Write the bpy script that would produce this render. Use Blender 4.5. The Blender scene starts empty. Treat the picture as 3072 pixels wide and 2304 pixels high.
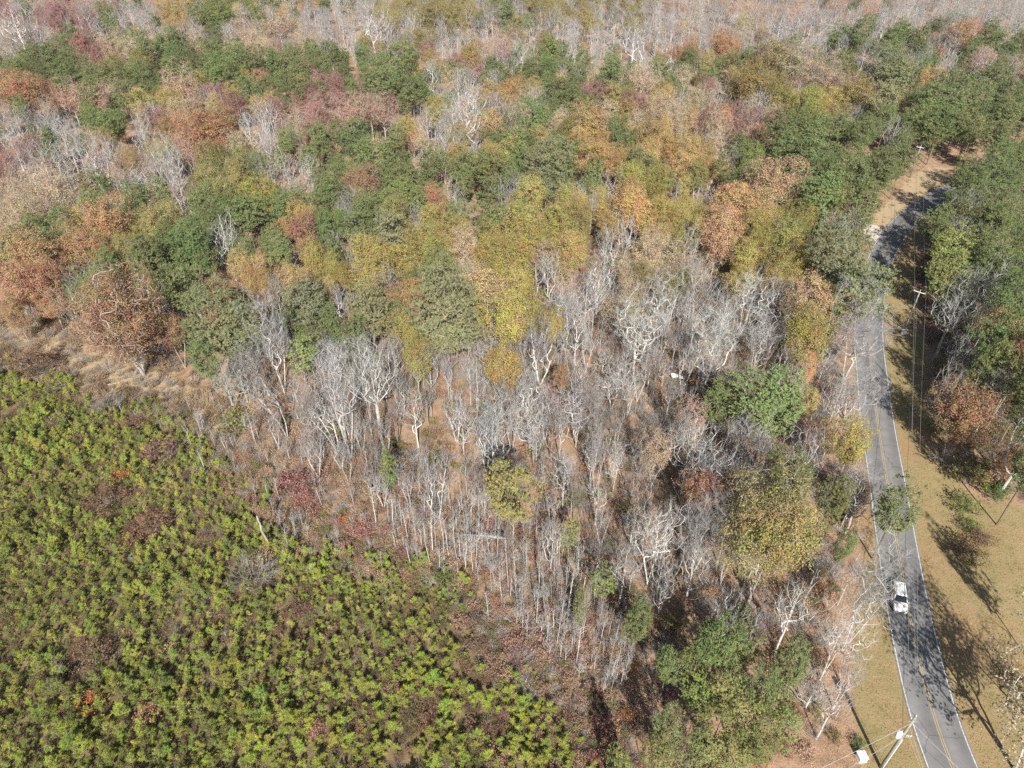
import bpy, bmesh, math, random
import numpy as np
from mathutils import Vector, Matrix

SC = bpy.context.scene
COL = SC.collection
R = math.radians

# ------------------------------------------------------------------ camera
cam_data = bpy.data.cameras.new('camera')
cam_data.sensor_width = 36.0
cam_data.lens = 24.96
cam_data.clip_start = 0.5
cam_data.clip_end = 6000
cam = bpy.data.objects.new('camera', cam_data)
cam.location = (0, 0, 85)
cam.rotation_euler = (R(90 - 37.8), 0, 0)
COL.objects.link(cam)
SC.camera = cam

# ------------------------------------------------------------------ sky + sun
SUN_EL, SUN_AZ = R(37), R(175.5)          # azimuth clockwise from +Y: almost straight behind the drone
world = bpy.data.worlds.new('World')
SC.world = world
world.use_nodes = True
wn = world.node_tree.nodes
sky = wn.new('ShaderNodeTexSky')
sky.sky_type = 'NISHITA'
sky.sun_disc = False
sky.sun_elevation = SUN_EL
sky.sun_rotation = SUN_AZ
sky.air_density = 1.0
sky.dust_density = 1.0
wn['Background'].inputs['Strength'].default_value = 0.05
world.node_tree.links.new(sky.outputs[0], wn['Background'].inputs['Color'])
sun_data = bpy.data.lights.new('sun', 'SUN')
sun_data.energy = 4.9
sun_data.angle = R(0.55)
sun_data.color = (1.0, 0.95, 0.87)
sun = bpy.data.objects.new('sun', sun_data)
sd = Vector((math.sin(SUN_AZ) * math.cos(SUN_EL), math.cos(SUN_AZ) * math.cos(SUN_EL), math.sin(SUN_EL)))
sun.rotation_euler = sd.to_track_quat('Z', 'Y').to_euler()
sun.location = (40, -60, 120)
COL.objects.link(sun)
SC.view_settings.view_transform = 'Standard'
SC.view_settings.look = 'None'
SC.view_settings.exposure = 0.92
SC.view_settings.gamma = 1.0
SC.cycles.max_bounces = 3
SC.cycles.diffuse_bounces = 2
SC.cycles.glossy_bounces = 2
SC.cycles.transmission_bounces = 2
SC.cycles.transparent_max_bounces = 3
SC.cycles.volume_bounces = 0
SC.cycles.sample_clamp_indirect = 4.0
SC.cycles.use_denoising = False
SC.cycles.use_adaptive_sampling = False

# ------------------------------------------------------------------ helpers
def tag(o, label=None, cat=None, group=None, kind=None):
    if label: o['label'] = label
    if cat: o['category'] = cat
    if group: o['group'] = group
    if kind: o['kind'] = kind
    return o

def link(name, data, parent=None, mat=None):
    o = bpy.data.objects.new(name, data)
    COL.objects.link(o)
    if parent is not None: o.parent = parent
    if mat is not None and data is not None and not data.materials: data.materials.append(mat)
    return o

def empty(name, loc=(0, 0, 0), rz=0.0):
    o = bpy.data.objects.new(name, None)
    o.empty_display_size = 0.5
    o.location = loc
    o.rotation_euler = (0, 0, rz)
    COL.objects.link(o)
    return o

def np_mesh(name, V, F, mats=(), midx=None, smooth=False):
    """V (n,3), F (m,k) faces all with k corners, or a list of such arrays."""
    if isinstance(F, np.ndarray): F = [F]
    F = [f for f in F if len(f)]
    me = bpy.data.meshes.new(name)
    V = np.asarray(V, dtype=np.float32)
    me.vertices.add(len(V))
    me.vertices.foreach_set('co', V.ravel())
    loops = np.concatenate([f.ravel() for f in F]).astype(np.int32)
    tot = np.concatenate([np.full(len(f), f.shape[1], dtype=np.int32) for f in F])
    start = np.concatenate([[0], np.cumsum(tot)[:-1]]).astype(np.int32)
    me.loops.add(len(loops))
    me.loops.foreach_set('vertex_index', loops)
    me.polygons.add(len(tot))
    me.polygons.foreach_set('loop_start', start)
    me.polygons.foreach_set('loop_total', tot)
    for m in mats: me.materials.append(m)
    if midx is not None: me.polygons.foreach_set('material_index', np.asarray(midx, dtype=np.int32))
    me.polygons.foreach_set('use_smooth', np.full(len(tot), smooth, dtype=bool))
    me.update(calc_edges=True)
    return me

class MB:
    """collects boxes, bars and tubes into one mesh"""
    def __init__(s): s.v = []; s.f = []
    def add(s, v, f):
        n = len(s.v); s.v += [tuple(p) for p in v]; s.f += [tuple(i + n for i in q) for q in f]; return s
    def box(s, c, d, rz=0.0):
        cx, cy, cz = c; a, b, h = d[0] / 2, d[1] / 2, d[2] / 2; cs, sn = math.cos(rz), math.sin(rz)
        v = []
        for z in (-h, h):
            for x, y in ((-a, -b), (a, -b), (a, b), (-a, b)):
                v.append((cx + x * cs - y * sn, cy + x * sn + y * cs, cz + z))
        return s.add(v, [(3, 2, 1, 0), (4, 5, 6, 7), (0, 1, 5, 4), (1, 2, 6, 5), (2, 3, 7, 6), (3, 0, 4, 7)])
    def tube(s, pts, rad, n=8, cap=True):
        pts = [Vector(p) for p in pts]
        if not isinstance(rad, (list, tuple)): rad = [rad] * len(pts)
        v = []
        for i, p in enumerate(pts):
            d = (pts[min(i + 1, len(pts) - 1)] - pts[max(i - 1, 0)]).normalized()
            a = d.cross(Vector((0.0, 0.0, 1.0)) if abs(d.z) < 0.9 else Vector((1.0, 0, 0))).normalized(); b = d.cross(a)
            for k in range(n):
                t = 2 * math.pi * k / n
                v.append(p + (a * math.cos(t) + b * math.sin(t)) * rad[i])
        f = []
        for i in range(len(pts) - 1):
            for k in range(n):
                f.append((i * n + k, i * n + (k + 1) % n, (i + 1) * n + (k + 1) % n, (i + 1) * n + k))
        if cap:
            f.append(tuple(range(n))[::-1]); f.append(tuple((len(pts) - 1) * n + k for k in range(n)))
        return s.add(v, f)
    def mesh(s, name, mat=None, smooth=False, bevel=0.0):
        me = bpy.data.meshes.new(name); me.from_pydata(s.v, [], s.f)
        if bevel:
            bm = bmesh.new(); bm.from_mesh(me)
            bmesh.ops.bevel(bm, geom=bm.edges[:], offset=bevel, segments=2, profile=0.5, affect='EDGES')
            bm.to_mesh(me); bm.free()
        if smooth: me.polygons.foreach_set('use_smooth', [True] * len(me.polygons))
        if mat: me.materials.append(mat)
        me.update()
        return me
    def obj(s, name, mat=None, parent=None, smooth=False, bevel=0.0):
        return link(name, s.mesh(name, mat, smooth, bevel), parent)

# ------------------------------------------------------------------ materials
class NT:
    def __init__(s, name):
        s.m = bpy.data.materials.new(name); s.m.use_nodes = True
        s.t = s.m.node_tree; s.t.nodes.clear()
        s.out = s.n('ShaderNodeOutputMaterial')
    def n(s, typ, **kw):
        nd = s.t.nodes.new(typ)
        for k, v in kw.items():
            if k.startswith('i_'): nd.inputs[k[2:].replace('_', ' ')].default_value = v
            else: setattr(nd, k, v)
        return nd
    def l(s, a, b): s.t.links.new(a, b)
    def noise(s, scale, detail=4, rough=.55, vec=None, dim='3D'):
        n = s.n('ShaderNodeTexNoise', noise_dimensions=dim); n.inputs['Scale'].default_value = scale
        n.inputs['Detail'].default_value = detail; n.inputs['Roughness'].default_value = rough
        if vec is not None: s.l(vec, n.inputs['Vector'])
        return n.outputs['Fac']
    def ramp(s, fac, stops):
        r = s.n('ShaderNodeValToRGB'); s.l(fac, r.inputs['Fac']); e = r.color_ramp.elements
        while len(e) < len(stops): e.new(0.5)
        for q, (p, c) in zip(e, stops):
            q.position = p; q.color = (*c, 1) if len(c) == 3 else c
        return r.outputs['Color']
    def mix(s, fac, a, b, mode='MIX'):
        m = s.n('ShaderNodeMix', data_type='RGBA', blend_type=mode)
        for sock, v in ((m.inputs['Factor'], fac), (m.inputs['A'], a), (m.inputs['B'], b)):
            pass
        f, ca, cb = m.inputs[0], m.inputs[6], m.inputs[7]
        for sock, v in ((f, fac), (ca, a), (cb, b)):
            if isinstance(v, bpy.types.NodeSocket): s.l(v, sock)
            elif isinstance(v, (int, float)): sock.default_value = v
            else: sock.default_value = (*v, 1)
        return m.outputs[2]
    def math(s, op, a, b=0.0, clamp=False):
        m = s.n('ShaderNodeMath', operation=op); m.use_clamp = clamp
        for sock, v in zip(m.inputs, (a, b)):
            if isinstance(v, bpy.types.NodeSocket): s.l(v, sock)
            else: sock.default_value = v
        return m.outputs[0]
    def mapr(s, v, a, b, c, d):
        m = s.n('ShaderNodeMapRange'); s.l(v, m.inputs[0])
        for i, q in enumerate((a, b, c, d)): m.inputs[i + 1].default_value = q
        return m.outputs[0]
    def pos(s): return s.n('ShaderNodeNewGeometry').outputs['Position']
    def objco(s): return s.n('ShaderNodeTexCoord').outputs['Object']
    def bsdf(s, col, rough=.8, metal=0.0, spec=.3, bump=None, bstr=.3, bdist=.05):
        b = s.n('ShaderNodeBsdfPrincipled')
        if isinstance(col, bpy.types.NodeSocket): s.l(col, b.inputs['Base Color'])
        else: b.inputs['Base Color'].default_value = (*col, 1)
        if isinstance(rough, bpy.types.NodeSocket): s.l(rough, b.inputs['Roughness'])
        else: b.inputs['Roughness'].default_value = rough
        b.inputs['Metallic'].default_value = metal
        b.inputs['Specular IOR Level'].default_value = spec
        if bump is not None:
            q = s.n('ShaderNodeBump'); q.inputs['Strength'].default_value = bstr; q.inputs['Distance'].default_value = bdist
            s.l(bump, q.inputs['Height']); s.l(q.outputs[0], b.inputs['Normal'])
        s.l(b.outputs[0], s.out.inputs['Surface'])
        return s.m

def mat_foliage(name, trans=.3, clump=1.1, amt=.45, hue=.022):
    """colour of the single tree comes from the object's own colour; leaves differ one by one"""
    t = NT(name)
    info = t.n('ShaderNodeObjectInfo')
    isl = t.n('ShaderNodeNewGeometry').outputs['Random Per Island']
    co = t.n('ShaderNodeVectorMath', operation='ADD')
    t.l(t.objco(), co.inputs[0]); 
    sc = t.n('ShaderNodeVectorMath', operation='SCALE'); sc.inputs['Scale'].default_value = 40.0
    cmb = t.n('ShaderNodeCombineXYZ'); t.l(info.outputs['Random'], cmb.inputs[0]); t.l(info.outputs['Random'], cmb.inputs[1])
    t.l(cmb.outputs[0], sc.inputs[0]); t.l(sc.outputs[0], co.inputs[1])
    nz = t.noise(clump, 2, .6, co.outputs[0])
    nz2 = t.noise(.35, 1, .5, co.outputs[0])
    v = t.math('ADD', t.mapr(isl, 0, 1, 1 - amt, 1 + amt), t.mapr(nz, .3, .7, -.22, .22))
    col = t.mix(1.0, info.outputs['Color'], v, 'MULTIPLY')
    # some sprays a little yellower or browner than the rest
    hs = t.n('ShaderNodeHueSaturation'); t.l(col, hs.inputs['Color'])
    t.l(t.mapr(nz2, .3, .7, .5 - hue, .5 + hue), hs.inputs['Hue']); t.l(t.mapr(nz, .25, .75, .85, 1.12), hs.inputs['Saturation'])
    d = t.n('ShaderNodeBsdfDiffuse'); t.l(hs.outputs[0], d.inputs['Color'])
    tr = t.n('ShaderNodeBsdfTranslucent'); t.l(hs.outputs[0], tr.inputs['Color'])
    ms = t.n('ShaderNodeMixShader'); ms.inputs[0].default_value = trans
    t.l(d.outputs[0], ms.inputs[1]); t.l(tr.outputs[0], ms.inputs[2]); t.l(ms.outputs[0], t.out.inputs['Surface'])
    return t.m

def mat_bark(name, lo, hi, use_obj=True):
    t = NT(name)
    nz = t.noise(2.2, 4, .65, t.objco())
    col = t.ramp(nz, [(.3, lo), (.68, hi)])
    if use_obj:
        info = t.n('ShaderNodeObjectInfo'); col = t.mix(1.0, col, info.outputs['Color'], 'MULTIPLY')
    d = t.n('ShaderNodeBsdfDiffuse'); t.l(col, d.inputs['Color']); t.l(d.outputs[0], t.out.inputs['Surface'])
    return t.m

M = {}
M['leaf'] = mat_foliage('autumn_leaf', .28, .9, .26, .034)
M['needle'] = mat_foliage('pine_needle', .2, .8, .24)
M['brush'] = mat_foliage('dry_stem', .15, .6, .4)
M['bark'] = mat_bark('grey_bark', (.30, .288, .27), (.66, .64, .61))
M['twig'] = mat_bark('twig_bark', (.25, .245, .24), (.44, .435, .43))
M['pinebark'] = mat_bark('pine_bark', (.13, .095, .07), (.34, .27, .22))

def plain(name, col, rough=.5, metal=0.0, spec=.4, var=.12, scale=6.0):
    t = NT(name)
    nz = t.noise(scale, 3, .6, t.objco())
    c = t.mix(1.0, col, t.mapr(nz, .3, .7, 1 - var, 1 + var), 'MULTIPLY')
    return t.bsdf(c, rough, metal, spec)

# ------------------------------------------------------------------ ground
def mat_ground():
    t = NT('leaf_litter_ground')
    p = t.pos()
    at = t.n('ShaderNodeAttribute', attribute_name='zone')
    sep = t.n('ShaderNodeSeparateColor'); t.l(at.outputs['Color'], sep.inputs[0])
    n1 = t.noise(.06, 4, .6, p); n2 = t.noise(.45, 5, .62, p); n3 = t.noise(3.2, 4, .7, p); n4 = t.noise(11, 3, .75, p)
    litter = t.ramp(n2, [(.25, (.14, .09, .06)), (.42, (.29, .185, .118)), (.58, (.43, .275, .18)), (.78, (.32, .23, .145))])
    litter = t.mix(t.mapr(n3, .35, .7, 0, .6), litter, (.47, .33, .235))
    litter = t.mix(t.mapr(n4, .46, .66, 0, .8), litter, (.085, .055, .038))
    litter = t.mix(t.mapr(n1, .5, .68, 0, .5), litter, (.26, .205, .10))
    field = t.ramp(n2, [(.28, (.11, .08, .045)), (.5, (.19, .14, .075)), (.72, (.28, .21, .12))])
    field = t.mix(t.mapr(n3, .45, .7, 0, .6), field, (.16, .16, .06))
    field = t.mix(t.mapr(n4, .5, .7, 0, .5), field, (.27, .20, .12))
    grass = t.ramp(n2, [(.28, (.21, .18, .08)), (.5, (.28, .225, .115)), (.74, (.33, .24, .145))])
    grass = t.mix(t.mapr(n3, .45, .75, 0, .55), grass, (.20, .19, .075))
    grass = t.mix(t.mapr(n1, .45, .66, 0, .6), grass, (.33, .20, .115))
    grass = t.mix(t.mapr(n4, .55, .72, 0, .6), grass, (.40, .24, .10))
    tan = t.ramp(n3, [(.3, (.31, .23, .14)), (.6, (.43, .33, .21)), (.8, (.50, .39, .25))])
    e = t.mapr(n2, .2, .8, -.35, .35)
    def soft(ch): return t.mapr(t.math('ADD', ch, e), .35, .65, 0, 1)
    col = t.mix(soft(sep.outputs[0]), litter, field)
    col = t.mix(soft(sep.outputs[1]), col, grass)
    col = t.mix(soft(sep.outputs[2]), col, tan)
    return t.bsdf(col, .95, 0, .1, bump=t.math('ADD', n3, t.math('MULTIPLY', n4, .6)), bstr=.9, bdist=.12)

def catmull(pts, step):
    P = [np.array(p, float) for p in pts]; out = []
    P = [2 * P[0] - P[1]] + P + [2 * P[-1] - P[-2]]
    for i in range(1, len(P) - 2):
        n = max(2, int(np.linalg.norm(P[i + 1] - P[i]) / step))
        for k in range(n):
            u = k / n
            out.append(.5 * (2 * P[i] + (P[i + 1] - P[i - 1]) * u + (2 * P[i - 1] - 5 * P[i] + 4 * P[i + 1] - P[i + 2]) * u * u + (3 * P[i] - P[i - 1] - 3 * P[i + 1] + P[i + 2]) * u ** 3))
    out.append(P[-2]); return np.array(out)

ROAD = catmull([(46.2, -40), (48.2, 0), (49.6, 24), (50.6, 36), (51.6, 44.5), (54.5, 57), (58.4, 70.5), (62.2, 83), (66.4, 97), (71.0, 111), (76.2, 126),
                (82.6, 141), (90.2, 156), (99.6, 171), (110.6, 185), (123, 197.5), (138, 209), (156, 220), (180, 232), (215, 246), (270, 262)], 2.0)
def road_dist(x, y):
    x = np.atleast_1d(x); y = np.atleast_1d(y)
    d = np.full(x.shape, 1e9); s = np.zeros(x.shape)
    T = np.gradient(ROAD, axis=0)
    for c, t in zip(ROAD, T):
        q = np.hypot(x - c[0], y - c[1]); m = q < d
        d[m] = q[m]; s[m] = np.sign((x[m] - c[0]) * t[1] - (y[m] - c[1]) * t[0])
    return d * np.where(s == 0, 1, s)      # + right of the road, - left

def in_poly(x, y, poly):
    x = np.atleast_1d(x).astype(float); y = np.atleast_1d(y).astype(float)
    r = np.zeros(x.shape, bool); n = len(poly)
    for i in range(n):
        x1, y1 = poly[i]; x2, y2 = poly[(i + 1) % n]
        c = ((y1 > y) != (y2 > y)) & (x < (x2 - x1) * (y - y1) / (y2 - y1 + 1e-12) + x1)
        r ^= c
    return r
def poly_dist(x, y, poly):
    """signed distance, + inside"""
    x = np.atleast_1d(x).astype(float); y = np.atleast_1d(y).astype(float)
    d = np.full(x.shape, 1e9); n = len(poly)
    for i in range(n):
        a = np.array(poly[i]); b = np.array(poly[(i + 1) % n]); ab = b - a; L = ab @ ab + 1e-9
        t = np.clip(((x - a[0]) * ab[0] + (y - a[1]) * ab[1]) / L, 0, 1)
        d = np.minimum(d, np.hypot(x - a[0] - t * ab[0], y - a[1] - t * ab[1]))
    return np.where(in_poly(x, y, poly), d, -d)

FIELD = [(-190, 160), (-150, 140), (-124.5, 127.4), (-105.9, 119.9), (-92.6, 114.2), (-79.1, 106.7), (-66.8, 104.6), (-54.7, 95.2), (-41.2, 85.1), (-30.7, 77.6), (-22.8, 72.1),
         (-17.1, 67.1), (-6.6, 64.7), (-3.9, 57.5), (2.8, 51.9), (11.1, 47.3), (12.5, 41.5), (13, 20), (-160, 20), (-200, 90)]
DENSE = [(-131.7, 127.4), (-101.4, 111.9), (-90.9, 110.9), (-75.6, 103.1), (-65.7, 101.7), (-57.7, 96.0), (-50.7, 86.7), (-38.5, 79.1), (-34.3, 69.7), (-26.7, 68.3), (-20.8, 66.2), (-10.6, 65.4), (-5.0, 61.4), (-4.8, 55.8), (-1.6, 51.9), (6.4, 46.9), (7.4, 37.5), (5.7, 27.6), (-70.6, 27.6)]
SAPZONE = [(-21.5, 73.5), (-13.6, 77.6), (8.2, 69.6), (11.4, 60.1), (15.8, 51.0), (13.1, 46.5), (7.0, 49.6), (0.2, 54.9), (-4.6, 63.5)]
LAWN = [(64.0, 76.0), (70.6, 80.5), (84.1, 77.0), (110, 60), (100, 10), (51.1, 10), (55.6, 45.6), (60.1, 68.8)]
BANK = [(99.0, 175.7), (110.8, 190.6), (126.0, 205.0), (133.2, 211.5), (144.6, 224.0), (135.9, 224.0), (127.0, 218.3), (112.9, 200.1), (101.4, 186.2), (95.3, 177.7)]
GRAVEL = [(94.0, 181.0), (97.6, 182.2), (101.2, 178.7), (98.2, 173.2), (96.0, 171.0), (93.5, 173.4)]
EDGETAN = [(-150, 155), (-114.7, 135.4), (-95.2, 126.1), (-75.3, 117.6), (-58.6, 106.7), (-46.4, 95.2), (-55.4, 97.0), (-69.1, 105.6), (-80.1, 108.7), (-93.2, 115.3), (-108.0, 123.6), (-150, 142)]

def gz(x, y):
    """gentle unevenness of the ground, level along the road"""
    x = np.asarray(x, float); y = np.asarray(y, float)
    h = .35 * np.sin(x * .071 + 1.3) * np.cos(y * .058 + .4) + .16 * np.sin(x * .23 + y * .17) + .1 * np.cos(x * .31 - y * .27 + 2)
    d = np.abs(road_dist(x, y)) if x.size < 400000 else 99
    return h * np.clip((d - 4.0) / 9.0, 0, 1) - .10 * np.clip((d - 3.6) / 2.0, 0, 1) * (d < 60)

gx = np.concatenate([np.arange(-1500, -140, 60), np.arange(-140, 150, 1.3), np.arange(150, 1501, 60)])
gy = np.concatenate([np.arange(-300, 15, 35), np.arange(15, 160, 1.3), np.arange(160, 240, 3), np.arange(240, 2700, 60)])
GX, GY = np.meshgrid(gx, gy)
fx, fy = GX.ravel(), GY.ravel()
RD = road_dist(fx, fy)
GZ = gz(fx, fy)
nx, ny = len(gx), len(gy)
ii = np.arange(nx * ny).reshape(ny, nx)
gq = np.stack([ii[:-1, :-1].ravel(), ii[:-1, 1:].ravel(), ii[1:, 1:].ravel(), ii[1:, :-1].ravel()], 1)
gme = np_mesh('ground', np.stack([fx, fy, GZ - .004], 1), gq, (mat_ground(),), smooth=True)
zone = np.zeros((nx * ny, 4), np.float32); zone[:, 3] = 1
zone[:, 0] = np.clip(.5 + poly_dist(fx, fy, FIELD) / 6, 0, 1)
rightw = np.interp(fy, [0, 40, 60, 80, 100, 130, 150, 175, 190], [30, 30, 22, 12, 11, 11, 9, 7, 5])
leftw = np.interp(fy, [0, 40, 55, 66, 80, 140, 165, 185, 215], [12, 10, 8, 5, 3.2, 3.2, 4, 8, 7])
g = np.maximum(np.clip(.5 + (rightw - RD) / 4, 0, 1) * (RD > 0), np.clip(.5 + (leftw + RD) / 3, 0, 1) * (RD <= 0))
zone[:, 1] = np.maximum(g * (np.abs(RD) < 60), np.clip(.5 + poly_dist(fx, fy, LAWN) / 6, 0, 1))
zone[:, 2] = np.maximum(np.clip(.5 + poly_dist(fx, fy, BANK) / 3, 0, 1), np.clip(.45 + poly_dist(fx, fy, EDGETAN) / 6, 0, .8))
ca = gme.color_attributes.new('zone', 'FLOAT_COLOR', 'POINT')
ca.data.foreach_set('color', zone.ravel())
tag(link('ground', gme), 'leaf strewn orange brown forest floor with tan grass beside the road', kind='structure')

# ------------------------------------------------------------------ road
def strip(c0, c1, off0, off1, z, name, mat, parent=None, rows=None, th=0.0):
    c = ROAD if rows is None else ROAD[rows[0]:rows[1]]
    T = np.gradient(ROAD, axis=0); T = T if rows is None else T[rows[0]:rows[1]]
    T = T / np.linalg.norm(T, axis=1)[:, None]; Nn = np.stack([T[:, 1], -T[:, 0]], 1)
    ks = np.linspace(off0, off1, 5 if off1 - off0 > 2 else 2)
    V = np.concatenate([np.concatenate([c + Nn * k, np.full((len(c), 1), z)], 1) for k in ks]); n = len(c)
    f = []
    for j in range(len(ks) - 1):
        a = np.arange(n - 1) + j * n
        f.append(np.stack([a, a + n, a + n + 1, a + 1], 1))
    me = np_mesh(name, V, np.concatenate(f)[:, ::-1], (mat,))
    return link(name, me, parent)

def mat_asphalt():
    t = NT('worn_asphalt')
    p = t.pos()
    n1 = t.noise(.35, 4, .6, p); n2 = t.noise(14, 3, .7, p); n3 = t.noise(2.0, 5, .7, p)
    c = t.ramp(n1, [(.3, (.15, .148, .148)), (.7, (.205, .203, .20))])
    c = t.mix(1.0, c, t.mapr(n2, .3, .7, .82, 1.18), 'MULTIPLY')
    c = t.mix(t.mapr(n3, .58, .75, 0, .45), c, (.10, .098, .096))
    vo = t.n('ShaderNodeTexVoronoi', feature='DISTANCE_TO_EDGE'); vo.inputs['Scale'].default_value = .16
    wv = t.n('ShaderNodeVectorMath', operation='ADD'); t.l(p, wv.inputs[0])
    nzc = t.n('ShaderNodeTexNoise'); nzc.inputs['Scale'].default_value = .8; t.l(p, nzc.inputs['Vector']); t.l(nzc.outputs['Color'], wv.inputs[1]); t.l(wv.outputs[0], vo.inputs['Vector'])
    c = t.mix(t.mapr(vo.outputs['Distance'], .0, .012, .7, 0), c, (.05, .05, .05))
    at = t.n('ShaderNodeAttribute', attribute_name='across')
    # wheel tracks polished darker and lane middles paler
    w = t.n('ShaderNodeMath', operation='SINE'); t.l(t.math('MULTIPLY', at.outputs['Fac'], 12.566), w.inputs[0])
    c = t.mix(1.0, c, t.mapr(w.outputs[0], -1, 1, .86, 1.12), 'MULTIPLY')
    return t.bsdf(c, .9, 0, .25, bump=n2, bstr=.25, bdist=.01)
def mat_paint(name, col):
    t = NT(name)
    p = t.pos()
    n = t.noise(5, 4, .75, p)
    c = t.mix(t.mapr(n, .42, .62, 0, .8), col, (.2, .195, .185))
    return t.bsdf(c, .7, 0, .3)
road = strip(0, 0, -3.02, 3.02, .02, 'road', mat_asphalt())
cr = road.data.attributes.new('across', 'FLOAT', 'POINT')
cr.data.foreach_set('value', np.repeat(np.linspace(0, 1, 5), len(ROAD)).astype(np.float32))
tag(road, 'two lane grey asphalt road curving away up the right side', kind='structure')
mw, my = mat_paint('white_road_paint', (.66, .66, .64)), mat_paint('yellow_road_paint', (.46, .34, .14))
strip(0, 0, -2.86, -2.75, .026, 'edge_line', mw, road)
strip(0, 0, 2.75, 2.86, .026, 'edge_line', mw, road)
strip(0, 0, -.18, -.08, .026, 'centre_line', my, road)
strip(0, 0, .08, .18, .026, 'centre_line', my, road)

# gravel driveway mouth on the outside of the bend
t = NT('pale_gravel'); n = t.noise(6, 5, .75, t.pos())
mgr = t.bsdf(t.ramp(n, [(.3, (.36, .30, .25)), (.6, (.60, .54, .48)), (.8, (.72, .67, .61))]), .95, 0, .1, bump=n, bstr=.6, bdist=.05)
gp = catmull(GRAVEL + [GRAVEL[0]], .8)[:-1]
rngg = np.random.default_rng(5); ctr = gp.mean(0)
gp = ctr + (gp - ctr) * (1 + rngg.uniform(-.06, .06, (len(gp), 1)))
vv = np.concatenate([np.concatenate([gp, np.full((len(gp), 1), .012)], 1), [[*ctr, .06]]]); k = np.arange(len(gp))
drv = link('driveway', np_mesh('driveway', vv, np.stack([k, (k + 1) % len(gp), np.full(len(gp), len(gp))], 1), (mgr,)))
tag(drv, 'pale gravel driveway mouth on the left of the road bend', kind='structure')

# ------------------------------------------------------------------ plant builders
def unit(v): return v / np.maximum(np.linalg.norm(v, axis=-1, keepdims=True), 1e-9)

def tubes(p0, p1, r0, r1, n):
    """independent n-sided prisms along segments -> V, quads"""
    d = unit(p1 - p0)
    h = np.where(np.abs(d[:, 2:3]) < .9, np.array([[0, 0, 1.0]]), np.array([[1.0, 0, 0]]))
    a = unit(np.cross(d, h)); b = np.cross(d, a)
    t = np.arange(n) * 2 * np.pi / n
    ring = a[:, None, :] * np.cos(t)[None, :, None] + b[:, None, :] * np.sin(t)[None, :, None]
    V = np.concatenate([p0[:, None] + ring * r0[:, None, None], p1[:, None] + ring * r1[:, None, None]], 1)
    m = len(p0); base = (np.arange(m) * 2 * n)[:, None]; k = np.arange(n); kn = (k + 1) % n
    F = np.stack([base + k, base + kn, base + n + kn, base + n + k], 2).reshape(-1, 4)
    return V.reshape(-1, 3), F

def cones(p0, p1, r0):
    """three-sided tapering twigs -> V, tris"""
    d = unit(p1 - p0)
    h = np.where(np.abs(d[:, 2:3]) < .9, np.array([[0, 0, 1.0]]), np.array([[1.0, 0, 0]]))
    a = unit(np.cross(d, h)); b = np.cross(d, a)
    t = np.arange(3) * 2 * np.pi / 3
    ring = a[:, None, :] * np.cos(t)[None, :, None] + b[:, None, :] * np.sin(t)[None, :, None]
    V = np.concatenate([p0[:, None] + ring * r0[:, None, None], p1[:, None]], 1)
    base = (np.arange(len(p0)) * 4)[:, None]
    F = np.stack([np.concatenate([base + i, base + (i + 1) % 3, base + 3], 1) for i in range(3)], 1).reshape(-1, 3)
    return V.reshape(-1, 3), F

def leaves(c, nrm, size, rng, asp=.7):
    """four-cornered slightly folded leaves -> V, tris"""
    m = len(c); nrm = unit(nrm)
    a = unit(np.cross(nrm, unit(rng.normal(size=(m, 3))))); b = np.cross(nrm, a)
    s = size[:, None]
    V = np.stack([c - a * s * .5, c + b * s * .5 * asp + nrm * s * .12, c + a * s * .5, c - b * s * .5 * asp + nrm * s * .12], 1).reshape(-1, 3)
    i = np.arange(m)[:, None] * 4
    return V, np.concatenate([i + np.array([[0, 1, 2]]), i + np.array([[0, 2, 3]])], 0)

def blades(c, d, length, width, rng, face=None):
    """pointed blades (needle sprays, grass) -> V, tris; face = the way the flat of the spray looks"""
    a = unit(np.cross(d, unit(rng.normal(size=d.shape)) if face is None else face))
    V = np.stack([c - a * width[:, None] * .5, c + a * width[:, None] * .5, c + d * length[:, None]], 1).reshape(-1, 3)
    return V, np.arange(len(c) * 3).reshape(-1, 3)

def join(parts):
    V = []; T = []; n = 0
    for v, f in parts:
        if len(v) == 0: continue
        V.append(v); T.append(f + n); n += len(v)
    return np.concatenate(V), T

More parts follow.
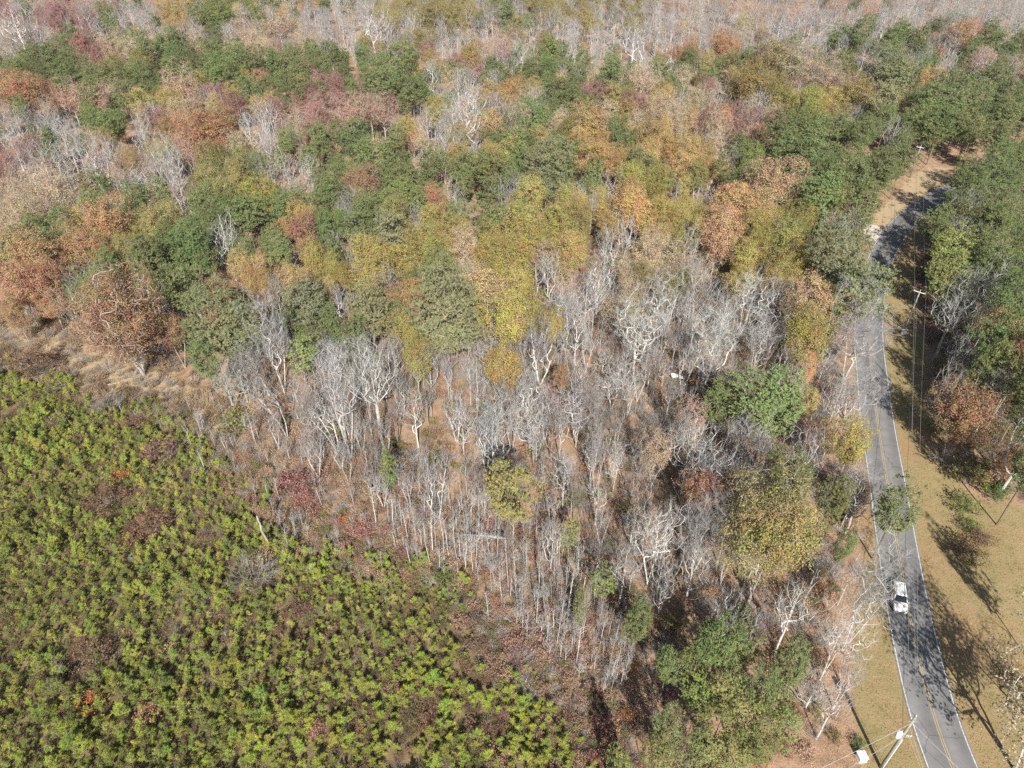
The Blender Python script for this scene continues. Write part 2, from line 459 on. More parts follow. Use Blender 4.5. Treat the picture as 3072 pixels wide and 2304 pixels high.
def skeleton(rng, H, W, cb, ntips, steep=.3, crook=.08, ttop=.75, belly=.5, lean=0.0, step=.9, rtip=.016, forks=1, shell=2.0):
    P = [np.array([0, 0, -.6])]; par = [-1]
    zt = ttop * H
    az = rng.uniform(0, 6.28)
    for s in range(forks):
        z = 0.0; last = 0; w = np.zeros(2)
        ang = az + s * 6.28 / forks + rng.uniform(-.5, .5); spread = (0.0 if forks == 1 else rng.uniform(.12, .3))
        while z < zt * (1 if s == 0 else rng.uniform(.8, 1)):
            z += step; w = w + rng.normal(size=2) * crook * step * .6
            off = np.array([math.cos(ang), math.sin(ang)]) * spread * z + w + np.array([lean * z * (z / H), 0])
            P.append(np.array([off[0], off[1], z])); par.append(last); last = len(P) - 1
    ph = rng.normal(size=(7, 3)); ph = unit(ph); amp = rng.uniform(.1, .6, 7)
    zc, rz = (cb * H + H) / 2, (H - cb * H) / 2
    tips = []
    while len(tips) < ntips:
        d = unit(rng.normal(size=3)); m = .68 + (amp * np.maximum(0, ph @ d) ** 5).sum()
        q = d * m * rng.uniform(0, 1) ** (1 / shell)
        zf = q[2]
        wid = 1 + (belly - .5) * 1.2 * zf
        t_ = np.array([q[0] * wid * W / 2, q[1] * wid * W / 2, zc + q[2] * rz])
        t_[0] += lean * t_[2] * (t_[2] / H)
        if t_[2] < cb * H * .85: continue
        tips.append(t_)
    tips = np.array(tips)
    o = np.argsort(np.linalg.norm((tips - np.array([0, 0, cb * H])) * np.array([1, 1, .8]), axis=1))
    N = np.zeros((ntips * 10 + 400, 3)); n = len(P); N[:n] = P; ok = np.ones(len(N), bool); ok[0] = False
    ok[:n] &= (N[:n, 2] > cb * H * .75)
    D = np.zeros_like(N); D[:n] = [0, 0, 1.0]
    tipidx = []
    for tp in tips[o]:
        v = tp - N[:n]; dh = np.hypot(v[:, 0], v[:, 1])
        cost = np.linalg.norm(v, axis=1) + 3.0 * np.maximum(0, steep * dh - v[:, 2]) + np.where(ok[:n], 0, 1e6)
        j = int(cost.argmin()); a = N[j].copy(); L = np.linalg.norm(tp - a)
        k = int(min(8, max(1, math.ceil(L / step))))
        ctrl = a + D[j] * L * .45
        prev = j
        for s in range(1, k + 1):
            u = s / k
            p = (1 - u) ** 2 * a + 2 * u * (1 - u) * ctrl + u * u * tp
            if s < k or crook > .1: p = p + rng.normal(size=3) * crook * min(L, 2.5) * .5
            N[n] = p; D[n] = unit(p - N[prev]); par.append(prev); prev = n; n += 1
        tipidx.append(prev)
    N = N[:n]; D = D[:n]; par = np.array(par)
    acc = np.zeros(n); ch = np.zeros(n, int)
    for i in range(n - 1, 0, -1):
        if acc[i] == 0: acc[i] = 1
        acc[par[i]] += acc[i]
    rad = rtip * np.maximum(acc, 1) ** (1 / 2.25)
    return N, D, par, rad, np.array(tipidx)

def wood(N, par, rad, thick=.055):
    i = np.arange(1, len(N)); p0, p1 = N[par[i]], N[i]
    r1 = rad[i]; r0 = np.minimum(rad[par[i]], r1 * 1.35)
    flare = (p0[:, 2] < 0)
    r0 = np.where(flare, r1 * 1.5, r0)
    p1 = p1 + unit(p1 - p0) * (r1 * .6)[:, None]
    big = r1 > thick
    return [tubes(p0[big], p1[big], r0[big], r1[big], 6)], [tubes(p0[~big], p1[~big], r0[~big], r1[~big], 3)]

def twigs(rng, N, D, idx, per, lo, hi, up=.35, spread=.75, r=.012, sub=2):
    i = np.repeat(idx, per); m = len(i)
    d = unit(D[i] * .7 + rng.normal(size=(m, 3)) * spread + np.array([0, 0, up]))
    L = rng.uniform(lo, hi, m); p0 = N[i]; mid = p0 + d * (L * .5)[:, None]
    d2 = unit(d + rng.normal(size=(m, 3)) * .3 + np.array([0, 0, up * .4])); p1 = mid + d2 * (L * .5)[:, None]
    A = [tubes(p0, mid, np.full(m, r), np.full(m, r * .7), 3), cones(mid, p1, np.full(m, r * .7))]
    ends = [p1]
    if sub:
        j = np.repeat(np.arange(m), sub); q0 = p0[j] + (p1 - p0)[j] * rng.uniform(.25, .8, len(j))[:, None]
        e = unit(d[j] + rng.normal(size=(len(j), 3)) * .75 + np.array([0, 0, up])); q1 = q0 + e * (L[j] * rng.uniform(.3, .6, len(j)))[:, None]
        A.append(cones(q0, q1, np.full(len(j), r * .75))); ends.append(q1)
    return A, np.concatenate(ends)

PROTO = {}
def register(kind, tr, cr, H, W):
    """keeps the plant's true height and spread, so that copies can be scaled to a wanted size"""
    v = np.empty(len(cr.vertices) * 3, np.float32); cr.vertices.foreach_get('co', v); v = v.reshape(-1, 3)
    c = v[:, :2].mean(0) if kind != 'lean' else v[:, :2].mean(0)
    PROTO.setdefault(kind, []).append((tr, cr, float(np.percentile(v[:, 2], 99.5)), float(2 * np.percentile(np.linalg.norm(v[:, :2] - c, axis=1), 95))))

def bare(kind, seed, H, W, cb, ntips, steep, crook, ttop, belly, lean=0, forks=1, tw=(5, .6, 1.3), r=.009, rtip=.028, up=.45, sub=1, step=.9):
    rng = np.random.default_rng(seed)
    N, D, par, rad, tip = skeleton(rng, H, W, cb, ntips, steep, crook, ttop, belly, lean, forks=forks, rtip=rtip, step=step)
    big, small = wood(N, par, rad, .055 if H > 12 else .02)
    inner = np.array([i for i in range(len(N)) if rad[i] < .05 and i not in set(tip[:0])])
    idx = np.concatenate([tip, rng.choice(inner, min(len(inner), ntips // 2), replace=False)])
    tw_parts, _ = twigs(rng, N, D, idx, tw[0], tw[1], tw[2], up, .5, r, sub)
    v, f = join(big); tr = np_mesh('trunk', v, f, (M['bark'],))
    v, f = join(small + tw_parts); cr = np_mesh('crown', v, f, (M['twig'],))
    register(kind, tr, cr, H, W)

def leafy(kind, seed, H, W, cb, ntips, nleaf, lsize, spread, steep=.25, crook=.07, ttop=.7, belly=.5, forks=1, rtip=.02, shell=2.4, drop=0.0):
    rng = np.random.default_rng(seed)
    N, D, par, rad, tip = skeleton(rng, H, W, cb, ntips, steep, crook, ttop, belly, forks=forks, rtip=rtip, shell=shell)
    big, small = wood(N, par, rad)
    tw_parts, ends = twigs(rng, N, D, tip, 3, .4, .9, .2, .8, .011, 0)
    v, f = join(big + small + tw_parts); tr = np_mesh('trunk', v, f, (M['bark'],))
    src = np.concatenate([ends, N[tip]])
    w = rng.uniform(0, 1, len(src)) ** 1.2 + .15
    if drop: w[rng.uniform(0, 1, len(src)) < drop] = 0
    i = rng.choice(len(src), nleaf, p=w / w.sum())
    c = src[i] + rng.normal(size=(nleaf, 3)) * spread * np.array([1, 1, .7])
    out = unit((c - np.array([0, 0, H * (cb + .4 * (1 - cb))])) * np.array([1, 1, .9]))
    nr = rng.normal(size=(nleaf, 3)) * .45 + out * .8 + unit(c - src[i]) * .5 + np.array([0, 0, .3])
    v, t_ = leaves(c, nr, rng.uniform(.65, 1.35, nleaf) * lsize, rng)
    cr = np_mesh('crown', v, t_, (M['leaf'],))
    register(kind, tr, cr, H, W)

def pine(kind, seed, H, W, cb, ntips, per=11, tufts=9, nlen=.42, nwid=.13, belly=.42, spread=.40, shell=4.2, ttop=.94, limbs=.0):
    """straight trunk, level limbs ending in rounded clumps of needle sprays"""
    rng = np.random.default_rng(seed)
    N, D, par, rad, tip = skeleton(rng, H, W, cb, ntips, .12, .035, ttop, belly, rtip=.024, shell=shell, step=1.1)
    big, small = wood(N, par, rad, .05)
    v, f = join(big + small); tr = np_mesh('trunk', v, f, (M['pinebark'],))
    size = rng.uniform(.7, 1.35, len(tip))
    i = np.repeat(np.arange(len(tip)), tufts); m = len(i)
    out = unit((N[tip] - np.array([0, 0, H * (cb + .35 * (1 - cb))])) * np.array([1, 1, .8]))
    c = N[tip][i] + rng.normal(size=(m, 3)) * spread * size[i][:, None] * np.array([1, 1, .55]) + np.array([0, 0, .1])
    td = unit(out[i] * .5 + np.array([0, 0, .7]) + rng.normal(size=(m, 3)) * .35)
    j = np.repeat(np.arange(m), per); n = len(j)
    d = unit(td[j] * .6 + rng.normal(size=(n, 3)) * .8)
    loc = unit(c - N[tip][i] + np.array([0, 0, .15]))
    face = unit(out[i][j] * .7 + loc[j] * .6 + np.array([0, 0, .35]) + rng.normal(size=(n, 3)) * .35)
    v, t_ = blades(c[j] - d * .08, d, rng.uniform(.7, 1.2, n) * nlen, rng.uniform(.7, 1.35, n) * nwid, rng, face)
    register(kind, tr, np_mesh('crown', v, t_, (M['needle'],)), H, W)

# bare hardwoods: upright gums and poplars, spreading crooked oaks, leaning edge trees
TWA, TWB = (2, .8, 2.1), (2, .7, 1.9)
bare('bare', 11, 20, 9, .22, 190, 1.0, .06, .80, .78, tw=TWA)
bare('bare', 12, 20, 10, .20, 210, .8, .075, .68, .80, forks=2, tw=TWA)
bare('bare', 13, 18, 9, .22, 180, .7, .09, .7, .7, tw=TWB)
bare('bare', 14, 22, 8, .25, 180, 1.3, .05, .86, .74, tw=TWA)
bare('bare', 15, 19, 11, .18, 220, .7, .09, .6, .82, forks=3, tw=TWA)
bare('bare', 16, 19, 9, .24, 170, 1.1, .07, .72, .85, forks=2, tw=TWA)
bare('bare', 17, 21, 9, .20, 180, 1.4, .055, .7, .8, forks=3, tw=TWA)
bare('gum', 21, 25, 9.5, .34, 330, 1.1, .045, .84, .68, tw=(4, .8, 1.9), rtip=.032)
bare('gum', 22, 23, 9, .30, 300, 1.0, .06, .78, .7, forks=2, tw=(4, .8, 1.9), rtip=.032)
bare('crooked', 31, 17, 12, .28, 250, .25, .13, .55, .72, tw=(4, .6, 1.6), r=.010, rtip=.027, step=.75, sub=2)
bare('crooked', 32, 16, 11, .30, 230, .15, .14, .58, .74, forks=2, tw=(4, .6, 1.6), r=.010, rtip=.027, step=.75, sub=2)
bare('crooked', 33, 18, 12, .26, 250, .3, .125, .55, .7, forks=2, tw=(4, .6, 1.6), r=.010, rtip=.027, step=.75, sub=2)
bare('white', 41, 18, 10.5, .20, 330, .7, .07, .5, .78, forks=3, tw=(6, .7, 1.9), r=.010, rtip=.024)
bare('white', 42, 19, 12, .20, 350, .55, .08, .55, .76, forks=2, tw=(6, .7, 1.9), r=.010, rtip=.024)
bare('lean', 51, 15, 7, .25, 150, .4, .09, .8, .7, lean=.35, forks=2, tw=(4, .6, 1.4))
bare('lean', 52, 14, 7, .25, 150, .4, .10, .8, .7, lean=.55, forks=3, tw=(4, .6, 1.4))
bare('slender', 61, 19, 5.5, .32, 80, 1.7, .05, .92, .68, tw=(3, .7, 1.6))
bare('slender', 62, 18, 5, .36, 70, 1.8, .06, .92, .66, tw=(3, .7, 1.6))
bare('slender', 63, 20, 6, .28, 90, 1.5, .05, .9, .72, forks=2, tw=(4, .7, 1.6))
bare('sapling', 71, 8, 1.5, .25, 22, 1.6, .05, .97, .5, tw=(3, .35, .8), r=.008, rtip=.012, sub=1)
bare('sapling', 72, 9, 1.8, .35, 26, 1.5, .06, .96, .5, tw=(3, .35, .9), r=.008, rtip=.012, sub=1)
bare('sapling', 73, 7.5, 2.6, .22, 34, .9, .06, .95, .45, tw=(4, .4, 1.0), r=.008, rtip=.011, sub=1)
bare('sapling', 74, 8.5, 1.2, .4, 14, 1.8, .04, .98, .5, tw=(2, .3, .8), r=.008, rtip=.013, sub=1)
# leafy autumn hardwoods
for s, (H_, W_, cb_, nt_, nl_) in enumerate([(17, 10, .26, 330, 12500), (16, 11, .24, 350, 13000), (18, 9, .28, 300, 11500), (15, 9.5, .22, 300, 11500), (19, 10, .3, 330, 12500)]):
    leafy('leafy', 100 + s, H_, W_, cb_, nt_, nl_, .235, .36, belly=.5 + .05 * (s % 3), forks=1 + (s % 3 == 1))
for s, (H_, W_, cb_) in enumerate([(17, 10, .28), (16, 10, .26), (18, 11, .3)]):
    leafy('sparse', 120 + s, H_, W_, cb_, 360, 6000, .215, .32, belly=.6, forks=1 + s % 2, steep=.5, shell=2.8, drop=.25)
leafy('golden', 150, 22, 14, .26, 620, 22000, .21, .34, steep=.3, belly=.6, forks=2, shell=2.2)
leafy('bigoak', 140, 24, 20, .16, 900, 27000, .25, .40, steep=.1, crook=.1, ttop=.6, belly=.6, forks=3, rtip=.026)
# loblolly pines
pine('pine', 201, 20, 8.5, .36, 190, belly=.55)
pine('pine', 202, 19, 9.5, .40, 210, belly=.6)
pine('pine', 203, 21, 8, .32, 200, belly=.48)
pine('pine', 204, 18, 9, .30, 210, belly=.55)
pine('pine', 205, 20, 10, .44, 210, belly=.62)
pine('pine', 206, 19, 8.5, .34, 160, tufts=8, belly=.58)
pine('thinpine', 211, 18, 6.5, .48, 60, tufts=8, belly=.5)
pine('thinpine', 212, 17, 6, .5, 55, tufts=8, belly=.45)
pine('thinpine', 213, 16, 6.5, .38, 60, tufts=8, belly=.5)
pine('bigpine', 221, 24, 13.5, .22, 460, tufts=10, belly=.62)
pine('bushpine', 231, 9, 6, .10, 110, tufts=9, belly=.32)
pine('bushpine', 232, 8, 6, .06, 110, tufts=9, belly=.4)

def young(seed, H, W, nwh):
    rng = np.random.default_rng(seed)
    z = np.linspace(0, H, 7); st = np.stack([np.cumsum(rng.normal(size=7) * .02), np.cumsum(rng.normal(size=7) * .02), z], 1); st[0, 2] = -.15
    r = np.linspace(.035, .008, 7)
    parts = [tubes(st[:-1], st[1:], r[:-1], r[1:], 4)]
    s0, s1, tc, td = [], [], [], []
    for k in range(nwh):
        zf = .12 + .8 * k / nwh
        for j in range(rng.integers(3, 6)):
            az = rng.uniform(0, 6.28); L = W / 2 * (1.1 - zf * .75) * rng.uniform(.7, 1.15); el = .35 + zf * .7
            b = np.array([np.interp(zf * H, z, st[:, 0]), np.interp(zf * H, z, st[:, 1]), zf * H])
            d = np.array([math.cos(az) * math.cos(el), math.sin(az) * math.cos(el), math.sin(el)])
            e = b + d * L; s0.append(b); s1.append(e)
            for q in (1.0, .62): tc.append(b + d * L * q); td.append(unit(d * .6 + np.array([0, 0, .9])))
    for q in range(3): tc.append(st[-1] + np.array([0, 0, -.12 * q])); td.append(np.array([0, 0, 1.0]))
    m = len(s0); parts.append(tubes(np.array(s0), np.array(s1), np.full(m, .014), np.full(m, .008), 3))
    v, f = join(parts); tr = np_mesh('trunk', v, f, (M['pinebark'],))
    tc, td = np.array(tc), np.array(td); i = np.repeat(np.arange(len(tc)), 32); n = len(i)
    d = unit(td[i] * .9 + rng.normal(size=(n, 3)) * .75)
    face = unit(np.concatenate([unit(tc)[:, :2], np.full((len(tc), 1), .5)], 1)[i] + rng.normal(size=(n, 3)) * .5)
    v, t_ = blades(tc[i] - d * .05, d, rng.uniform(.75, 1.2, n) * .32, rng.uniform(.7, 1.3, n) * .034, rng, face)
    register('young', tr, np_mesh('crown', v, t_, (M['needle'],)), H, W)
for s, (h_, w_, n_) in enumerate([(2.3, 1.5, 5), (2.0, 1.6, 4), (2.7, 1.7, 6), (1.8, 1.4, 4), (2.4, 1.9, 5)]): young(300 + s, h_, w_, n_)

def shrub(kind, seed, H, W, nst, nleaf, lsize, twn=5):
    """many stems from one root, with or without leaves"""
    rng = np.random.default_rng(seed)
    az = rng.uniform(0, 6.28, nst); rr = np.sqrt(rng.uniform(0, 1, nst)); hh = H * rng.uniform(.55, 1, nst) * (1 - .35 * rr)
    b = np.stack([np.cos(az) * rr * W * .16, np.sin(az) * rr * W * .16, np.full(nst, -.1)], 1)
    e = np.stack([np.cos(az) * rr * W * .5, np.sin(az) * rr * W * .5, hh], 1); m = (b + e) / 2 + rng.normal(size=(nst, 3)) * W * .04; m[:, 2] += H * .08
    parts = [tubes(b, m, np.full(nst, .016), np.full(nst, .011), 3), tubes(m, e, np.full(nst, .011), np.full(nst, .006), 3)]
    v, f = join(parts); tr = np_mesh('stems', v, f, (M['twig'],))
    i = np.repeat(np.arange(nst), twn); u = rng.uniform(.0, 1, len(i))[:, None]; p = m[i] + (e - m)[i] * u
    d = unit(unit(e - b)[i] + rng.normal(size=(len(i), 3)) * .6); q = p + d * (H * rng.uniform(.12, .3, len(i)))[:, None]
    tw = [cones(p, q, np.full(len(i), .008))]
    if nleaf:
        src = np.concatenate([q, (p + q) / 2]); k = rng.integers(0, len(src), nleaf)
        v2, t2 = leaves(src[k] + rng.normal(size=(nleaf, 3)) * .1, rng.normal(size=(nleaf, 3)) + np.array([0, 0, .5]), rng.uniform(.6, 1.3, nleaf) * lsize, rng)
        tw.append((v2, t2))
    v, f = join(tw); cr = np_mesh('crown', v, f, (M['brush'],))
    register(kind, tr, cr, H, W)
for s in range(3): shrub('shrub', 400 + s, 2.4, 3.0, 46, 620, .17)
for s in range(2): shrub('twigshrub', 410 + s, 2.2, 3.0, 60, 0, 0, 9)

def grass_tuft(kind, seed, H, W, n, wid=.035):
    rng = np.random.default_rng(seed)
    az = rng.uniform(0, 6.28, n); rr = np.sqrt(rng.uniform(0, 1, n)); b = np.stack([np.cos(az) * rr * W * .3, np.sin(az) * rr * W * .3, np.zeros(n) - .03], 1)
    d = unit(np.stack([np.cos(az) * rr * .7, np.sin(az) * rr * .7, np.ones(n)], 1) + rng.normal(size=(n, 3)) * .28)
    v, t_ = blades(b, d, H * rng.uniform(.5, 1.1, n), np.full(n, wid), rng)
    PROTO.setdefault(kind, []).append((None, np_mesh(kind, v, t_, (M['brush'],)), H, W))
for s in range(2): grass_tuft('tuft', 420 + s, .8, 1.1, 60)
grass_tuft('plume', 425, 2.2, 3.0, 260, .05)

# ------------------------------------------------------------------ colours of the single kinds of tree
LEAFCOL = {'P': (.20, .24, .10), 'p': (.27, .29, .165), 'L': (.27, .295, .11), 'Y': (.36, .30, .095), 'G': (.40, .285, .115), 'O': (.45, .295, .155), 'R': (.36, .21, .12),
           'r': (.42, .28, .20), 'M': (.32, .175, .15), 'T': (.44, .345, .215), 'E': (.28, .235, .09), 'young': (.36, .405, .085)}
BARK = {'f': (.72, .70, .66), 'B': (.95, .95, .95), 'b': (.78, .77, .77), 'e': (.72, .76, .68), 'd': (.5, .45, .42), 'w': (1.15, 1.15, 1.14), 's': (.95, .93, .9)}
LOOK = {'P': ('dark green', 'pine'), 'p': ('grey green', 'pine'), 'L': ('pale yellow green', 'pine'), 'Y': ('olive yellow', 'leafy tree'), 'G': ('golden brown', 'leafy tree'),
        'O': ('peach orange', 'leafy tree'), 'R': ('rust brown', 'oak'), 'r': ('pinkish brown', 'thinly leaved tree'), 'M': ('dark red', 'leafy tree'), 'T': ('pale tan', 'thinly leaved tree'),
        'E': ('olive green', 'leafy tree'), 'B': ('pale grey', 'leafless tree'), 'b': ('fine twigged grey', 'leafless tree'), 'e': ('grey green', 'leafless tree')}
NAME = {'P': 'pine_tree', 'p': 'pine_tree', 'L': 'pine_tree', 'B': 'bare_tree', 'b': 'bare_tree', 'e': 'bare_tree', 'R': 'oak_tree', 'r': 'autumn_tree', 'M': 'autumn_tree',
        'Y': 'autumn_tree', 'G': 'autumn_tree', 'O': 'autumn_tree', 'T': 'autumn_tree', 'E': 'autumn_tree'}
def family(k, W, H):
    if k in 'Pp': return 'bigpine' if W > 12.2 else ('thinpine' if W < 3.4 else 'pine')
    if k == 'L': return 'bushpine' if H < 10.5 else ('thinpine' if W < 7.5 else 'pine')
    if k in 'Be': return 'bare'
    if k == 'b': return 'bare' if W > 7 else 'slender'
    if k in 'rT': return 'sparse'
    return 'leafy'
rt = random.Random(77)
def jit(c, a=.12, h=.06):
    v = 1 + rt.uniform(-a, a); return tuple(max(0, min(3, q * v * (1 + rt.uniform(-h, h)))) for q in c) + (1.0,)

ALL = []     # every single tree: dict(kind, x, y, W, H, obj)
def plant(k, x, y, W, H, fam=None, var=None, rz=None, label=None, bark=None, name=None, cat='tree', parts=('trunk', 'crown'), tilt=0.0, col=None):
    fam = fam or family(k, W, H)
    pl = PROTO[fam]; tr, cr, H0, W0 = pl[rt.randrange(len(pl)) if var is None else var]
    rz = rt.uniform(0, 6.28) if rz is None else rz
    root = bpy.data.objects.new(name or NAME[k], None); root.empty_display_size = 0.5
    COL.objects.link(root)
    root.location = (x, y, float(gz(x, y)[0]) - .02); root.rotation_euler = (tilt * math.sin(rz * 3), tilt * math.cos(rz * 3), rz)
    s = W / W0; root.scale = (s, s, H / H0)
    leafless = k in 'Bbe'
    bk = BARK[bark or ('f' if k not in BARK else k)]
    for pn, me in zip(parts, (tr, cr)):
        if me is None: continue
        c = bpy.data.objects.new(pn, me); COL.objects.link(c); c.parent = root
        if pn == 'trunk' or leafless: c.color = jit(bk, .14, .03)
        else: c.color = jit(col or LEAFCOL[k], .16, .09)
    root['category'] = cat
    if label: root['label'] = label
    ALL.append(dict(k=k, x=x, y=y, W=W, H=H, o=root, done=bool(label)))
    return root
